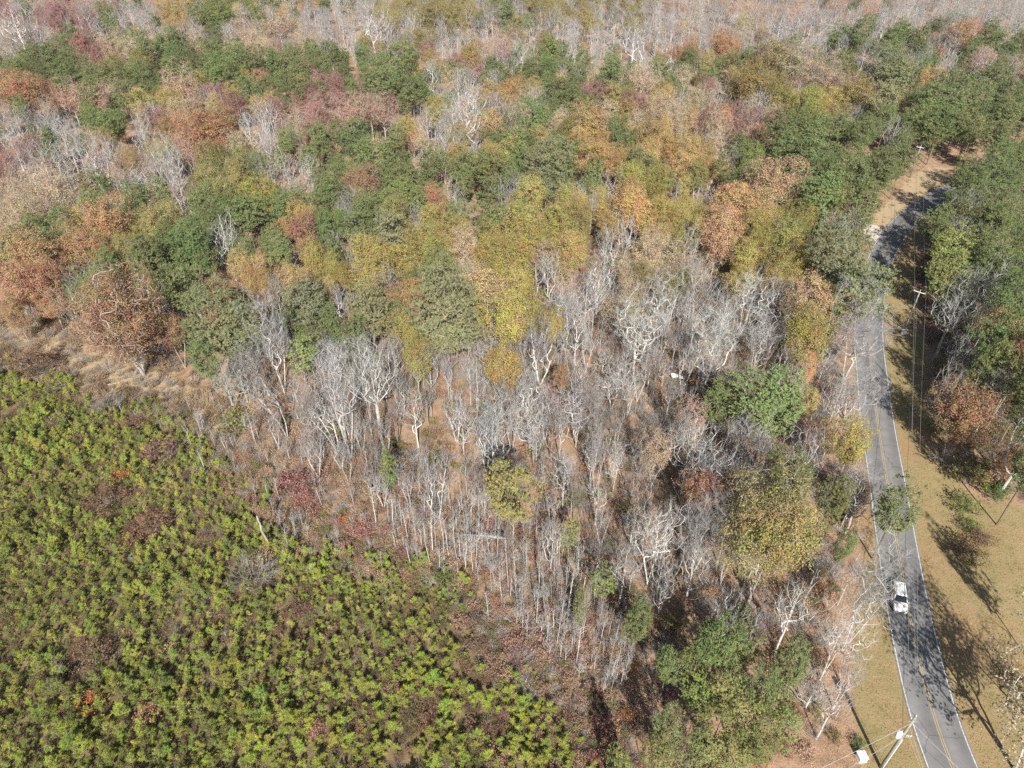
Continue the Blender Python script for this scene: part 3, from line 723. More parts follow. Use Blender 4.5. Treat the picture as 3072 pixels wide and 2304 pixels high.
TREES = """
M -232.0 402.1 11.0 18.2;M -184.1 330.7 11.9 19.0;r -258.6 433.5 7.6 14.5;P -206.5 402.6 9.4 20.1;P -198.9 351.7 7.0 17.5;B -218.7 344.3 16.9 27.0;b -210.3 388.4 9.9 20.0;b -198.8 398.4 9.4 19.4;b -180.4 381.6 10.5 20.8;b -150.9 370.2 8.8 19.0;G -173.6 398.9 10.9 19.4;G -149.4 401.6 7.5 15.9
B -135.2 394.9 8.5 18.9;r -109.4 365.7 15.1 21.5;T -103.9 370.9 8.8 17.1;T -114.4 338.2 9.4 18.0;P -144.1 386.8 11.3 23.0;P -157.8 392.6 9.9 21.3;P -131.9 407.7 8.7 19.7;b -91.6 382.6 9.8 19.9;b -107.0 413.9 8.1 18.2;P -85.4 326.2 7.8 18.5;r -143.1 349.0 9.0 16.0;T -174.5 332.9 8.7 17.1
T -170.6 335.9 8.1 16.3;P -152.7 318.0 10.2 21.4;P -152.1 333.7 8.0 18.8;P -144.2 330.5 8.6 19.5;P -197.9 315.8 7.6 18.1;P -189.7 312.8 7.6 18.1;P -194.7 293.7 7.2 17.7;P -168.9 284.2 9.8 21.0;P -161.2 284.6 8.7 19.5;P -153.1 283.8 8.7 19.5;P -143.5 290.5 7.7 18.2;P -140.4 316.1 7.6 18.3
P -124.9 321.1 7.7 18.4;P -110.4 279.4 9.7 20.9;P -115.6 320.1 7.7 18.3;P -102.7 298.7 8.5 19.3;P -107.9 292.5 8.9 19.9;P -97.9 307.6 8.1 18.8;P -91.4 309.5 8.1 19.0;P -81.9 290.3 8.8 19.8;P -76.0 272.2 7.8 18.6;P -131.3 250.3 8.9 19.8;P -91.2 262.5 7.1 17.6;P -74.2 317.5 7.0 17.4
r -117.6 263.2 16.3 22.0;E -116.7 267.0 7.2 15.2;M -107.2 270.4 6.7 14.3;Y -103.7 256.8 5.4 13.9;G -104.6 303.1 4.3 12.8;R -97.4 291.4 6.0 13.4;M -73.5 280.5 8.1 15.5;R -172.1 257.6 13.4 20.7;R -173.0 271.5 9.6 16.9;r -154.5 257.4 11.8 18.6;r -145.5 255.1 11.2 18.1;P -138.9 235.4 6.0 16.2
P -125.3 220.4 8.5 19.4;Y -126.2 250.9 8.9 17.3;Y -119.9 255.6 8.0 16.5;T -110.6 241.6 8.7 17.1;M -118.2 244.3 5.7 13.3;R -91.6 215.8 13.8 21.4;R -93.5 233.8 9.9 17.4;R -110.4 230.5 6.4 13.9;r -95.9 210.6 9.1 16.1;b -110.2 264.5 5.5 15.3;B -80.8 231.5 7.9 18.1;B -79.9 241.3 7.2 17.1
G -86.3 251.2 6.8 15.4;M -85.3 257.5 4.9 12.6;r -70.6 235.8 8.5 15.5;M -64.4 242.0 7.7 15.2;P -61.5 222.9 7.2 17.6;P -67.8 212.4 6.0 16.3;P -55.0 223.1 5.3 15.3;M -147.3 204.0 4.9 12.6;B -128.9 191.4 10.0 21.4;B -117.7 196.8 9.9 20.9;b -161.5 232.7 7.4 17.4;B -137.1 218.6 8.4 19.1
E -123.1 215.8 7.5 15.3;r -114.9 206.1 5.5 12.5;b -99.2 195.9 8.6 19.0;B -94.0 192.7 9.3 20.1;E -86.7 199.6 7.5 15.4;P -76.4 191.6 6.3 16.8;E -81.5 185.6 7.5 15.5;P -96.6 174.1 7.5 18.0;B -88.6 180.4 7.3 17.5;Y -66.9 177.0 8.4 16.7;b -62.9 193.5 5.6 15.3;b -74.0 199.8 4.0 13.5
P -77.0 168.2 7.3 17.8;P -71.1 167.8 6.5 16.9;P -58.3 168.9 5.0 15.0;G -52.4 165.3 5.7 14.2;R -49.0 152.7 7.9 15.2;T -129.8 179.6 8.8 17.4;T -117.3 175.2 10.6 19.2;T -119.7 164.1 9.7 18.3;R -97.6 157.9 10.6 18.1;P -109.0 158.8 4.8 14.8;R -104.7 139.7 11.0 18.5;R -100.3 146.1 8.6 16.1
Y -99.0 154.9 4.0 12.5;Y -93.2 153.6 4.3 12.8;E -91.6 143.1 6.8 14.8;E -85.3 159.0 8.1 16.1;P -79.2 138.2 7.6 18.3;P -71.7 144.6 7.5 18.1;P -81.1 152.7 4.7 14.6;B -66.6 150.8 7.1 17.2;P -42.9 153.3 6.1 16.4;B -41.6 149.8 4.3 13.5;P -48.1 181.0 6.5 16.9;b -55.5 184.9 5.4 15.1
b -240.4 407.7 7.2 17.1;b -130.8 359.0 7.1 17.1;b -214.2 328.4 7.9 18.1;b -193.3 365.0 7.9 18.0;b -93.7 355.4 7.8 17.8;T -230.2 364.6 7.9 16.4;E -153.6 314.3 8.3 16.2;P -146.0 255.1 7.9 18.8;P -176.2 257.9 3.2 12.9;b -113.9 219.2 7.1 17.1;b -130.6 212.1 6.9 16.9;B -106.1 184.9 5.4 15.0
b -66.9 191.2 5.1 14.8;T -83.6 212.2 6.9 15.4;b -119.8 244.5 6.2 16.0;b -152.7 236.3 8.0 18.2;E -110.2 203.1 5.4 13.3;B -61.7 348.4 15.2 27.0;B -47.0 366.6 10.8 22.0;b -80.9 376.2 6.0 15.7;b -33.5 370.7 7.3 17.1;B -18.7 341.8 10.2 21.3;b -12.9 396.2 7.0 16.8;b 3.5 402.0 7.1 17.0
B 11.6 354.9 9.9 20.3;b 22.6 390.8 9.2 19.3;E -29.9 397.6 10.9 18.8;E -41.4 388.7 12.1 20.2;E -2.1 405.6 7.1 15.1;P -3.5 394.1 10.7 22.3;r -1.9 371.8 8.1 15.0;B 28.9 350.8 7.7 17.8;B 51.1 322.4 14.1 26.1;b 50.2 378.6 10.4 20.6;b 68.3 365.4 10.9 20.9;b 80.2 390.2 8.4 18.3
E 37.6 406.5 8.7 16.7;P -61.2 311.0 7.5 18.1;P -47.5 264.2 11.9 23.5;P -43.2 304.5 10.4 21.7;P -39.9 272.7 10.6 22.1;P -33.4 265.3 7.2 17.5;E -42.7 354.2 7.0 15.0;P -49.3 302.4 7.3 18.0;B -30.5 288.9 8.9 19.4;G -17.4 312.9 9.5 18.0;M -16.5 316.5 3.9 11.6;P -8.3 301.6 5.5 15.7
T -23.7 284.0 7.6 16.0;B -14.2 269.7 8.9 19.7;P -4.6 297.9 4.9 14.8;P 1.4 286.0 6.4 16.8;P 6.3 294.7 6.6 16.9;P 15.7 319.4 8.3 19.0;P 14.6 293.8 7.8 18.3;P 15.3 259.9 8.6 19.4;P 21.4 269.1 7.2 17.6;P 28.8 313.0 5.7 15.8;P 36.7 279.0 9.7 20.7;P 56.5 293.8 7.2 17.7
G -0.9 262.3 9.2 17.8;G 8.3 279.0 6.3 14.8;T 31.6 294.2 7.8 16.2;M 34.2 272.4 6.2 13.8;B -14.4 224.4 11.8 23.9;r -52.9 240.4 12.1 19.0;r -43.1 242.5 11.2 18.1;Y -26.7 250.8 6.8 15.3;O -7.1 229.6 9.3 17.2;P 7.4 225.7 9.6 20.7;P 0.2 209.6 9.9 21.2;P -9.8 251.1 3.7 13.5
G 25.0 228.8 11.2 19.5;E 18.3 228.8 7.3 15.2;P 33.4 214.5 7.4 18.0;P 25.4 256.0 4.8 14.8;T 47.2 273.8 11.3 19.5;T 48.8 237.3 12.0 20.2;G 42.1 218.1 9.4 17.7;G 47.7 209.2 7.3 15.6;B -20.6 210.4 9.0 20.0;P -47.1 212.9 8.7 19.4;P -38.2 201.0 10.0 21.1;P -35.6 217.7 6.1 16.3
Y -33.8 230.7 6.4 14.9;O -31.9 229.0 3.9 11.9;E -16.5 221.7 7.2 15.1;p 9.7 188.8 11.1 22.1;Y 0.6 205.8 8.5 17.0;G -8.0 208.5 5.0 13.5;G 23.1 197.2 9.9 18.4;G 28.5 201.6 6.6 15.1;P 35.1 193.7 6.8 17.3;p 9.0 180.3 7.2 17.5;P -22.8 196.9 6.5 16.8;P -15.3 193.9 6.4 16.7
P -6.3 183.2 9.3 20.3;P -28.4 185.9 6.6 17.0;P -32.4 191.4 6.3 16.7;P -6.6 165.7 8.3 19.1;P -28.5 176.4 5.6 15.8;R -40.3 182.8 8.6 16.1;R -20.7 176.4 6.0 13.4;B -14.9 179.0 5.3 14.7;b -39.4 165.6 7.5 17.8;b -37.0 185.3 3.8 13.3;E -29.6 166.7 7.3 15.2;P -36.4 160.6 6.3 16.7
P -38.6 155.1 5.4 15.5;Y 5.3 174.1 8.7 17.1;Y 14.2 171.6 7.0 15.5;Y 32.5 183.7 7.8 16.3;Y 38.4 186.0 6.6 15.1;G 29.8 164.7 9.4 17.9;Y 36.6 166.6 6.5 14.9;Y 2.3 154.2 9.3 17.9;Y 3.6 146.8 8.3 16.8;Y 10.9 160.7 7.4 15.9;E 17.2 164.0 6.8 14.8;B 20.6 172.4 4.3 13.6
b -0.7 180.3 3.3 12.7;p -28.0 150.4 7.7 18.0;b -23.5 164.6 3.8 13.4;Y -19.5 145.6 8.6 17.1;Y -29.2 139.3 8.3 16.9;Y -12.1 154.4 6.5 15.0;T -11.0 146.2 6.9 15.4;Y -4.9 152.1 6.4 14.9;Y -1.6 144.0 6.9 15.3;G 13.8 143.4 7.5 16.0;r 7.7 142.9 7.2 14.3;B 25.7 151.8 7.1 17.3
T 29.8 141.3 8.4 16.9;b 44.2 181.9 4.1 13.7;b -36.1 144.1 4.1 13.8;B 4.6 311.1 9.4 20.2;b -4.7 308.6 9.3 19.8;b 18.7 291.1 6.0 15.8;T 4.0 257.6 6.5 14.9;b -20.6 257.0 8.0 18.3;b -55.8 346.6 6.2 16.1;E 15.5 347.1 7.6 15.6;b -27.2 231.1 7.8 18.1;b -5.6 250.6 6.8 16.9
E 42.2 264.5 6.1 14.0;P 3.2 197.5 5.2 15.3;T 14.3 236.2 5.5 13.9;b 8.4 260.3 6.5 16.5;E 14.2 164.3 4.6 12.5;b 2.9 259.5 5.9 15.9;b 38.0 316.8 8.3 18.4;b 101.0 373.4 11.0 21.5;b 85.7 352.3 9.8 20.0;b 120.0 386.3 10.6 21.0;b 122.7 356.6 13.4 24.0;b 139.7 371.6 11.0 21.2
b 145.5 371.3 13.1 24.0;b 159.9 370.2 12.3 23.3;b 169.8 359.4 12.7 23.8;b 191.1 375.8 12.5 23.6;b 206.2 383.3 11.2 22.1;b 213.9 370.4 12.3 23.5;b 222.9 366.5 11.5 22.5;b 231.3 360.1 10.7 21.2;R 90.1 329.0 11.8 19.4;T 112.0 378.2 9.7 18.1;r 147.9 419.2 7.4 14.3;P 93.3 309.5 8.7 19.6
P 148.4 349.1 9.0 19.9;P 152.7 340.3 10.8 22.2;P 131.5 300.3 7.9 18.7;P 177.2 353.8 8.4 19.3;P 162.5 329.8 9.8 21.1;P 180.0 342.4 8.8 19.7;P 202.7 371.9 6.6 17.0;R 203.4 350.6 13.2 20.5;P 219.5 358.3 7.8 18.6;P 207.5 330.7 8.6 19.5;P 208.0 321.3 7.7 18.4;P 224.1 340.8 6.8 17.2
P 195.1 325.3 7.2 17.8;E 104.7 300.7 15.8 22.0;E 85.3 265.0 14.2 22.0;T 110.6 286.6 14.5 23.2;r 116.0 276.0 14.7 21.5;E 91.7 255.5 11.7 19.7;E 120.8 261.0 11.9 19.9;Y 100.6 246.0 10.3 18.9;Y 110.6 259.5 7.6 16.1;T 86.3 240.8 7.1 15.6;M 76.4 252.3 5.3 13.0;M 77.3 235.6 7.5 15.0
R 79.1 230.3 4.5 11.9;p 139.2 277.4 12.9 24.4;p 139.2 269.2 10.5 21.2;p 124.3 244.5 10.2 20.9;P 157.5 289.3 7.7 18.4;G 157.3 281.9 8.1 16.6;b 167.2 288.3 5.9 15.8;P 166.2 278.9 9.7 21.0;P 169.4 271.0 9.5 20.5;P 175.4 270.6 10.5 21.9;P 149.6 247.4 9.8 21.0;P 158.6 248.8 8.8 19.7
P 170.0 253.2 9.0 19.8;P 141.1 246.4 9.3 20.3;P 129.5 230.1 9.2 20.3;P 134.8 226.1 8.2 19.0;P 120.9 233.3 6.9 17.4;B 118.5 276.7 8.5 19.2;P 89.8 221.7 9.4 20.6;P 81.0 214.4 10.1 21.3;P 87.7 207.8 10.7 22.1;P 100.3 221.4 8.5 19.2;P 66.8 194.7 7.7 18.4;P 77.1 197.8 9.4 20.7
P 81.2 190.9 9.6 20.8;P 105.1 213.6 8.3 19.0;P 99.7 188.8 8.4 19.0;P 91.7 183.7 8.2 18.9;P 85.0 183.5 8.1 18.9;P 76.9 167.3 9.1 20.2;P 85.8 164.0 8.2 19.0;b 115.1 243.8 5.2 14.8;b 118.3 221.1 7.6 17.5;L 147.0 230.1 8.3 16.6;L 132.1 223.4 4.8 12.4;P 146.6 214.9 8.7 19.7
P 160.5 235.3 7.9 18.7;P 119.3 178.9 8.8 19.7;P 129.1 182.5 8.1 18.9;P 120.0 170.9 7.7 18.5;b 145.6 202.7 5.3 15.1;b 111.1 163.2 8.2 18.6;b 119.6 164.7 7.5 17.8;P 102.6 159.2 5.5 15.7;P 107.2 158.6 6.9 17.5;P 113.3 154.7 7.2 17.8;b 103.8 152.1 6.4 16.5;P 100.8 152.6 5.3 15.5
b 108.2 148.2 6.3 16.3;L 95.6 140.7 9.4 17.9;P 110.6 155.8 4.7 14.7;P 113.7 147.3 4.5 14.5;b 105.7 139.8 6.3 16.4;p 68.6 133.4 11.4 22.5;P 83.7 157.1 3.3 13.0;O 66.4 175.4 12.9 21.0;O 52.8 163.5 10.8 18.9;O 59.3 163.2 9.3 17.4;O 48.0 151.6 9.6 17.6;O 73.0 179.0 7.3 15.2
Y 60.7 159.3 6.7 15.0;Y 63.4 149.0 8.4 16.8;Y 72.6 164.6 5.7 14.1;P 58.8 182.8 4.5 14.5;b 41.4 149.9 5.3 15.0;b 76.1 157.2 5.5 15.4;T 65.0 227.4 9.2 17.5;G 59.5 243.7 6.7 14.9;G 52.5 204.3 8.9 17.3;E 52.0 192.4 6.4 14.4;b 70.7 253.6 7.9 18.2;T 65.6 260.2 7.6 15.9
b 64.8 204.8 5.8 15.7;b 191.7 335.0 8.7 19.0;b 148.6 308.9 9.3 19.8;b 131.3 327.8 9.2 19.7;b 120.1 333.1 8.6 19.0;b 166.7 319.6 6.4 16.4;b 91.1 398.7 8.6 18.6;b 151.7 327.7 7.9 18.0;b 83.4 248.2 7.8 18.1;b 101.1 340.7 7.5 17.5;b 185.6 297.8 9.6 20.3;r 192.3 310.3 10.0 17.0
b 200.3 303.2 6.2 16.1;P 117.8 213.9 6.9 17.4;P 111.2 198.5 6.1 16.3;L 141.7 228.4 5.4 13.2;R -102.6 129.3 8.6 16.0;R -99.1 132.5 8.1 15.5;R -100.7 122.4 4.6 12.1;e -89.4 124.1 6.8 14.8;B -88.4 133.2 4.9 14.4;R -65.8 114.9 6.0 13.3;P -64.9 120.8 9.5 20.7;P -78.4 133.5 5.2 15.3
p -51.7 108.3 11.2 22.3;P -58.4 110.3 5.1 15.2;P -54.5 102.3 5.7 15.9;b -64.4 124.3 5.2 15.1;p -42.4 122.3 7.9 18.1;G -52.5 131.8 4.9 13.3;R -39.5 127.2 4.1 11.6;L -38.0 105.8 5.6 13.4;P -37.9 110.0 5.7 15.9;P -34.7 115.1 4.7 14.6;e -51.1 100.3 5.4 13.1;e -50.2 104.4 4.5 12.0
Y -29.8 132.3 7.4 15.9;P -15.2 128.9 8.1 19.0;p -12.8 121.5 7.8 18.2;p -27.7 117.5 8.0 18.2;P -30.1 112.0 5.2 15.3;G -19.5 125.6 6.5 15.0;Y -20.0 113.3 6.4 14.8;Y -17.4 104.2 6.1 14.5;O -5.7 124.6 9.5 17.6;Y -0.2 113.2 9.3 17.6;Y -1.5 101.1 6.5 14.9;B 7.6 133.3 6.5 16.4
B 14.8 122.3 7.4 17.4;B 5.2 107.8 6.2 15.9;B 0.5 134.0 4.3 13.5;B 10.6 121.0 5.5 15.0;B -2.7 89.0 5.5 15.1;B -9.5 92.7 3.9 13.0;B 29.9 123.2 7.7 17.9;B 2.7 94.4 4.9 14.4;B 8.0 77.0 3.9 13.1;B 16.3 80.2 3.3 12.3;r 22.8 81.8 5.3 12.4;B -11.4 74.8 5.4 15.0
L -19.4 79.5 2.9 10.2;B 18.7 133.5 6.5 16.5;T 24.5 127.3 5.1 13.5;B 5.8 92.9 4.1 13.3;B 12.8 81.8 3.6 12.6;E 28.3 136.0 5.3 13.3;B 3.6 86.5 3.0 11.8;p 68.4 121.4 10.1 21.0;O 60.6 122.3 9.4 17.4;Y 54.7 109.9 8.8 17.3;B 47.9 124.4 7.7 17.9;B 47.0 111.2 6.9 16.9
O 54.3 105.2 3.6 11.6;O 50.9 94.3 3.9 11.9;R 49.7 86.4 4.2 11.7;P 41.3 87.4 9.4 20.5;P 34.4 92.3 4.8 14.9;Y 53.0 81.6 6.4 14.9;P 39.2 70.9 7.7 18.4;R 28.1 71.3 6.2 13.6;P 46.1 70.9 4.8 14.8;P 53.4 67.2 5.7 15.9;B 51.8 74.2 4.9 14.4;B 29.5 75.9 6.5 16.6
B 44.1 78.2 6.6 16.8;B 38.5 81.6 4.3 13.6;r 29.7 89.7 5.6 12.6;L 92.6 133.6 7.8 16.0;e 94.0 127.1 8.1 16.4;e 85.9 117.4 8.6 17.0;G 90.2 108.6 8.2 16.6;B 81.9 104.9 5.6 15.2;R 74.3 88.8 8.0 15.3;B 82.1 94.2 6.2 16.1;R 78.9 81.1 3.8 11.3;B 51.5 108.4 3.7 12.8
b 36.0 81.7 2.9 12.3;R 32.1 73.8 3.4 10.8;R 52.1 74.1 2.7 10.2;B 54.3 125.6 5.7 15.2;b 38.5 131.2 7.0 17.1;e 99.4 124.5 5.6 13.4;R 93.5 106.4 3.7 11.1;b 75.0 96.6 4.5 14.1;B 32.8 68.7 4.3 13.7;P 23.4 46.0 6.2 16.6;P 31.9 44.6 4.1 14.0;L 21.4 45.8 3.4 10.9
P 28.0 41.4 3.7 13.5;L 24.9 43.0 3.8 11.4;B 34.6 52.1 5.4 15.1;L 21.0 41.2 3.4 10.9;L 22.3 38.0 4.3 11.9;L 27.6 38.6 3.7 11.2;L 19.4 35.7 3.9 11.4;B 26.3 52.0 4.7 14.1;B 24.2 59.6 4.0 13.2;B 30.3 50.4 3.2 12.1;P 45.8 63.5 3.1 12.7;b 45.1 59.0 2.0 11.3
L 24.8 36.4 3.3 10.7;B 39.5 44.5 3.2 12.1;b 36.1 40.8 3.2 12.7;L 27.1 47.9 3.7 11.2;L 20.8 43.0 3.5 11.0;L 25.7 40.5 4.0 11.6;L 29.6 40.6 3.4 10.9;L 20.8 36.1 3.6 11.1;L 22.9 34.6 3.5 11.0;L 29.9 38.2 3.3 10.8;L 25.9 35.6 3.2 10.7;L 23.0 41.8 3.9 11.5
L 8.2 65.5 3.2 10.6;L 11.7 57.6 3.8 11.3;P 15.5 50.9 3.5 13.2;P 18.0 44.8 3.3 13.0;P 16.5 37.6 3.9 13.7;L 9.0 55.6 2.0 9.2;B 5.6 65.1 3.2 12.1;B 14.8 58.8 5.0 14.4;B 20.0 57.3 3.6 12.6;L 15.2 35.5 3.5 11.1;L 11.6 34.9 2.7 10.1
"""
HEROES = [
    ('R', 'bigoak', -72.5, 111.5, 19.4, 24.9, 0, 0.4, 'B', 'very large orange brown oak with forked pale trunk above the pine field'),
    ('B', 'gum', -22.6, 91.5, 8.8, 24.6, 0, 0.2, 'B', 'tallest pale grey leafless tree, upswept crown, left of the yellow tree group'),
    ('B', 'gum', -27.5, 88.4, 5.6, 24.4, 1, 1.2, 'B', 'tall thin pale leafless tree left of the tallest upswept leafless tree'),
    ('B', 'bare', -16.4, 91.5, 6.2, 14.3, 2, 2.0, 'B', 'medium bare tree on open orange leaf litter, right of the tallest leafless tree'),
    ('B', 'bare', -3.0, 80.8, 6.2, 17.4, 3, 3.0, 'B', 'forked pale leafless tree just left of the light green cedar like pine'),
    ('B', 'crooked', 2.9, 89.5, 7.5, 10.9, 0, 0.3, 'w', 'bright white spreading leafless tree standing just behind the light green pine'),
    ('B', 'crooked', 11.1, 93.7, 9.0, 11.0, 1, 1.3, 'w', 'crooked white leafless tree below the small rust red tree'),
    ('B', 'crooked', 18.3, 100.9, 9.2, 11.5, 2, 2.1, 'w', 'crooked white leafless tree right of the small rust red tree'),
    ('B', 'crooked', 23.9, 111.5, 12.2, 17.7, 0, 4.0, 'w', 'largest crooked white leafless tree in the open middle of the wood'),
    ('B', 'white', 37.6, 109.1, 10.0, 18.5, 0, 0.9, 'w', 'bright white fan shaped leafless tree left of the large green pine'),
    ('B', 'white', 49.3, 116.2, 8.5, 13.5, 1, 2.2, 'w', 'pale leafless tree behind and right of the white fan shaped tree'),
    ('B', 'white', 65.2, 111.0, 12.4, 19.9, 1, 5.2, 'B', 'broad silvery leafless tree arching over the road, upper of two'),
    ('B', 'white', 61.0, 98.9, 9.0, 12.0, 0, 3.2, 'B', 'silvery leafless tree arching over the road, lower of two'),
    ('B', 'crooked', 19.4, 62.7, 7.5, 17.0, 2, 0.5, 'w', 'twisted white leafless tree with dark shadow behind, left of the golden oak'),
    ('B', 'white', 26.1, 64.6, 6.3, 18.2, 0, 2.5, 'B', 'pale leafless tree at the left foot of the big golden oak'),
    ('B', 'white', -43.8, 107.1, 8.1, 24.0, 1, 1.9, 'B', 'leafless tree with thick white forked trunk right of the grey green pine'),
    ('B', 'lean', -46.5, 106.2, 5.7, 14.8, 0, 3.3, 'B', 'leaning leafless tree left of the thick white forked trunk'),
    ('B', 'lean', -40.0, 93.9, 8.7, 14.4, 1, 2.9, 'b', 'clump of grey leafless stems leaning left out of the wood edge'),
    ('B', 'lean', -30.1, 89.5, 7.7, 11.4, 1, 2.6, 'w', 'low white leafless tree sprawling over the wood edge'),
    ('B', 'gum', -32.8, 105.7, 7.1, 14.2, 0, 0.7, 'b', 'dead looking grey tree with dense dark twiggy top at the wood edge'),
    ('B', 'white', 43.4, 52.3, 5.9, 23.9, 1, 0.6, 'w', 'large white leafless tree leaning over the road above the car'),
    ('B', 'crooked', 39.1, 48.2, 6.2, 15.4, 1, 2.6, 'w', 'white crooked leafless tree beside the verge, left of the car'),
    ('B', 'crooked', 35.9, 44.2, 5.5, 7.4, 2, 1.0, 'w', 'low white leafless tree at the foot of the roadside pines'),
    ('E', 'golden', 33.0, 59.9, 12.6, 23.1, 0, 0.8, 'f', 'biggest golden olive leafy tree near the road left of the car'),
    ('L', 'pine', -0.6, 66.5, 7.8, 21.5, 4, 0.3, 'f', 'light green pine standing alone at the wood edge above the thin saplings'),
    ('p', 'bigpine', -11.8, 108.1, 13.1, 24.7, 0, 0.3, 'w', 'huge pale green pine with white trunk in the centre of the picture'),
    ('L', 'thinpine', 37.7, 93.5, 6.9, 11.8, 1, 0.3, 'w', 'thin yellow green pine with pale trunk in front of the large green pine'),
    ('R', 'leafy', 9.1, 103.4, 3.5, 9.4, 3, 0.3, 'b', 'small rust red tree alone among the white leafless trees'),
]
HEROES.append(('T', 'sparse', 57.8, 37.2, 14.0, 22.0, 1, 1.4, 'f', 'thinly leaved tree at the bottom right edge casting its long shadow over the road'))
HEROES.append(('B', 'crooked', 63.5, 40.5, 9.0, 13.0, 2, .4, 'w', 'bare tree whose white limbs reach in at the right edge above the lawn'))
OFFRIGHT = [(67.5, 49, 3.6, 20, 'P'), (81, 97, 5, 20, 'P'), (85, 106, 5.5, 20, 'P'), (129, 190, 8, 18, 'P'), (136, 195.5, 8, 19, 'P'), (144, 201, 8, 19, 'P'), (153, 207, 8, 19, 'P'), (163, 213, 8, 19, 'P'), (142, 233, 8, 18, 'P'), (152, 236, 8, 19, 'P'), (163, 241, 8, 19, 'P'), (174, 246, 8, 19, 'P'), (75.5, 74, 6.5, 21, 'P'), (79, 80, 7, 21, 'B'), (81.5, 85, 7, 22, 'P'), (84.5, 91, 7, 21, 'P'), (87, 98, 7, 21, 'R'), (91, 93, 8, 18, 'b'), (95, 101, 9, 19, 'P'), (89.5, 105, 7, 21, 'P'), (92.5, 112, 7, 21, 'P'), (99, 113, 9, 19, 'E'), (95.5, 119, 7, 21, 'P'), (98, 126, 7, 20, 'B'), (103, 124, 9, 19, 'P'), (101.5, 134, 7.5, 20, 'P'), (106, 142, 7.5, 20, 'P'), (111, 150, 8, 20, 'P'), (116, 158, 8, 20, 'P')]
SAP_EXTRA = [(-56.2, 91.5, 6), (-54.1, 91.1, 5), (-52.0, 91.9, 6), (-49.4, 90.7, 5), (-51.3, 85.0, 5.5), (-48.5, 91.1, 4.5), (-45.9, 89.5, 5), (-41.1, 78.8, 7), (-41.6, 87.6, 4), (-71.9, 100.2, 4), (-14.8, 65.7, 6.5), (-13.8, 66.3, 7), (-12.0, 66.0, 8), (-10.6, 65.2, 6), (-9.9, 66.3, 6), (-8.0, 66.5, 6), (-6.7, 65.0, 8), (-3.2, 57.2, 7), (-4.7, 63.0, 5), (2.6, 53.6, 4.5), (6.3, 51.4, 6), (7.8, 52.3, 8), (12.1, 48.4, 4.5), (11.3, 46.6, 4), (13.9, 52.7, 4), (-56.7, 48.4, 3.6), (-57.0, 46.6, 2.8), (-29.0, 64.3, 2.5), (-55.6, 66.3, 2.5), (-37.5, 53.4, 2.2)]
GAPS = [(-37.2, 63.8, 4.2), (-55.6, 73.6, 3.5), (-54.2, 51.0, 3.6), (-45.3, 54.6, 1.8), (-60.1, 89.1, 3.2), (-68.3, 97.2, 2.4), (-93.3, 114.1, 5), (-64.1, 77.8, 4), (-4.1, 50.1, 3.5), (-11.4, 43.6, 2.8), (-4.2, 41.7, 3.2), (-12.7, 38.8, 2.2), (-29.8, 56.4, 2.4), (-46.0, 70.3, 2.5), (-92.5, 99.4, 3)]
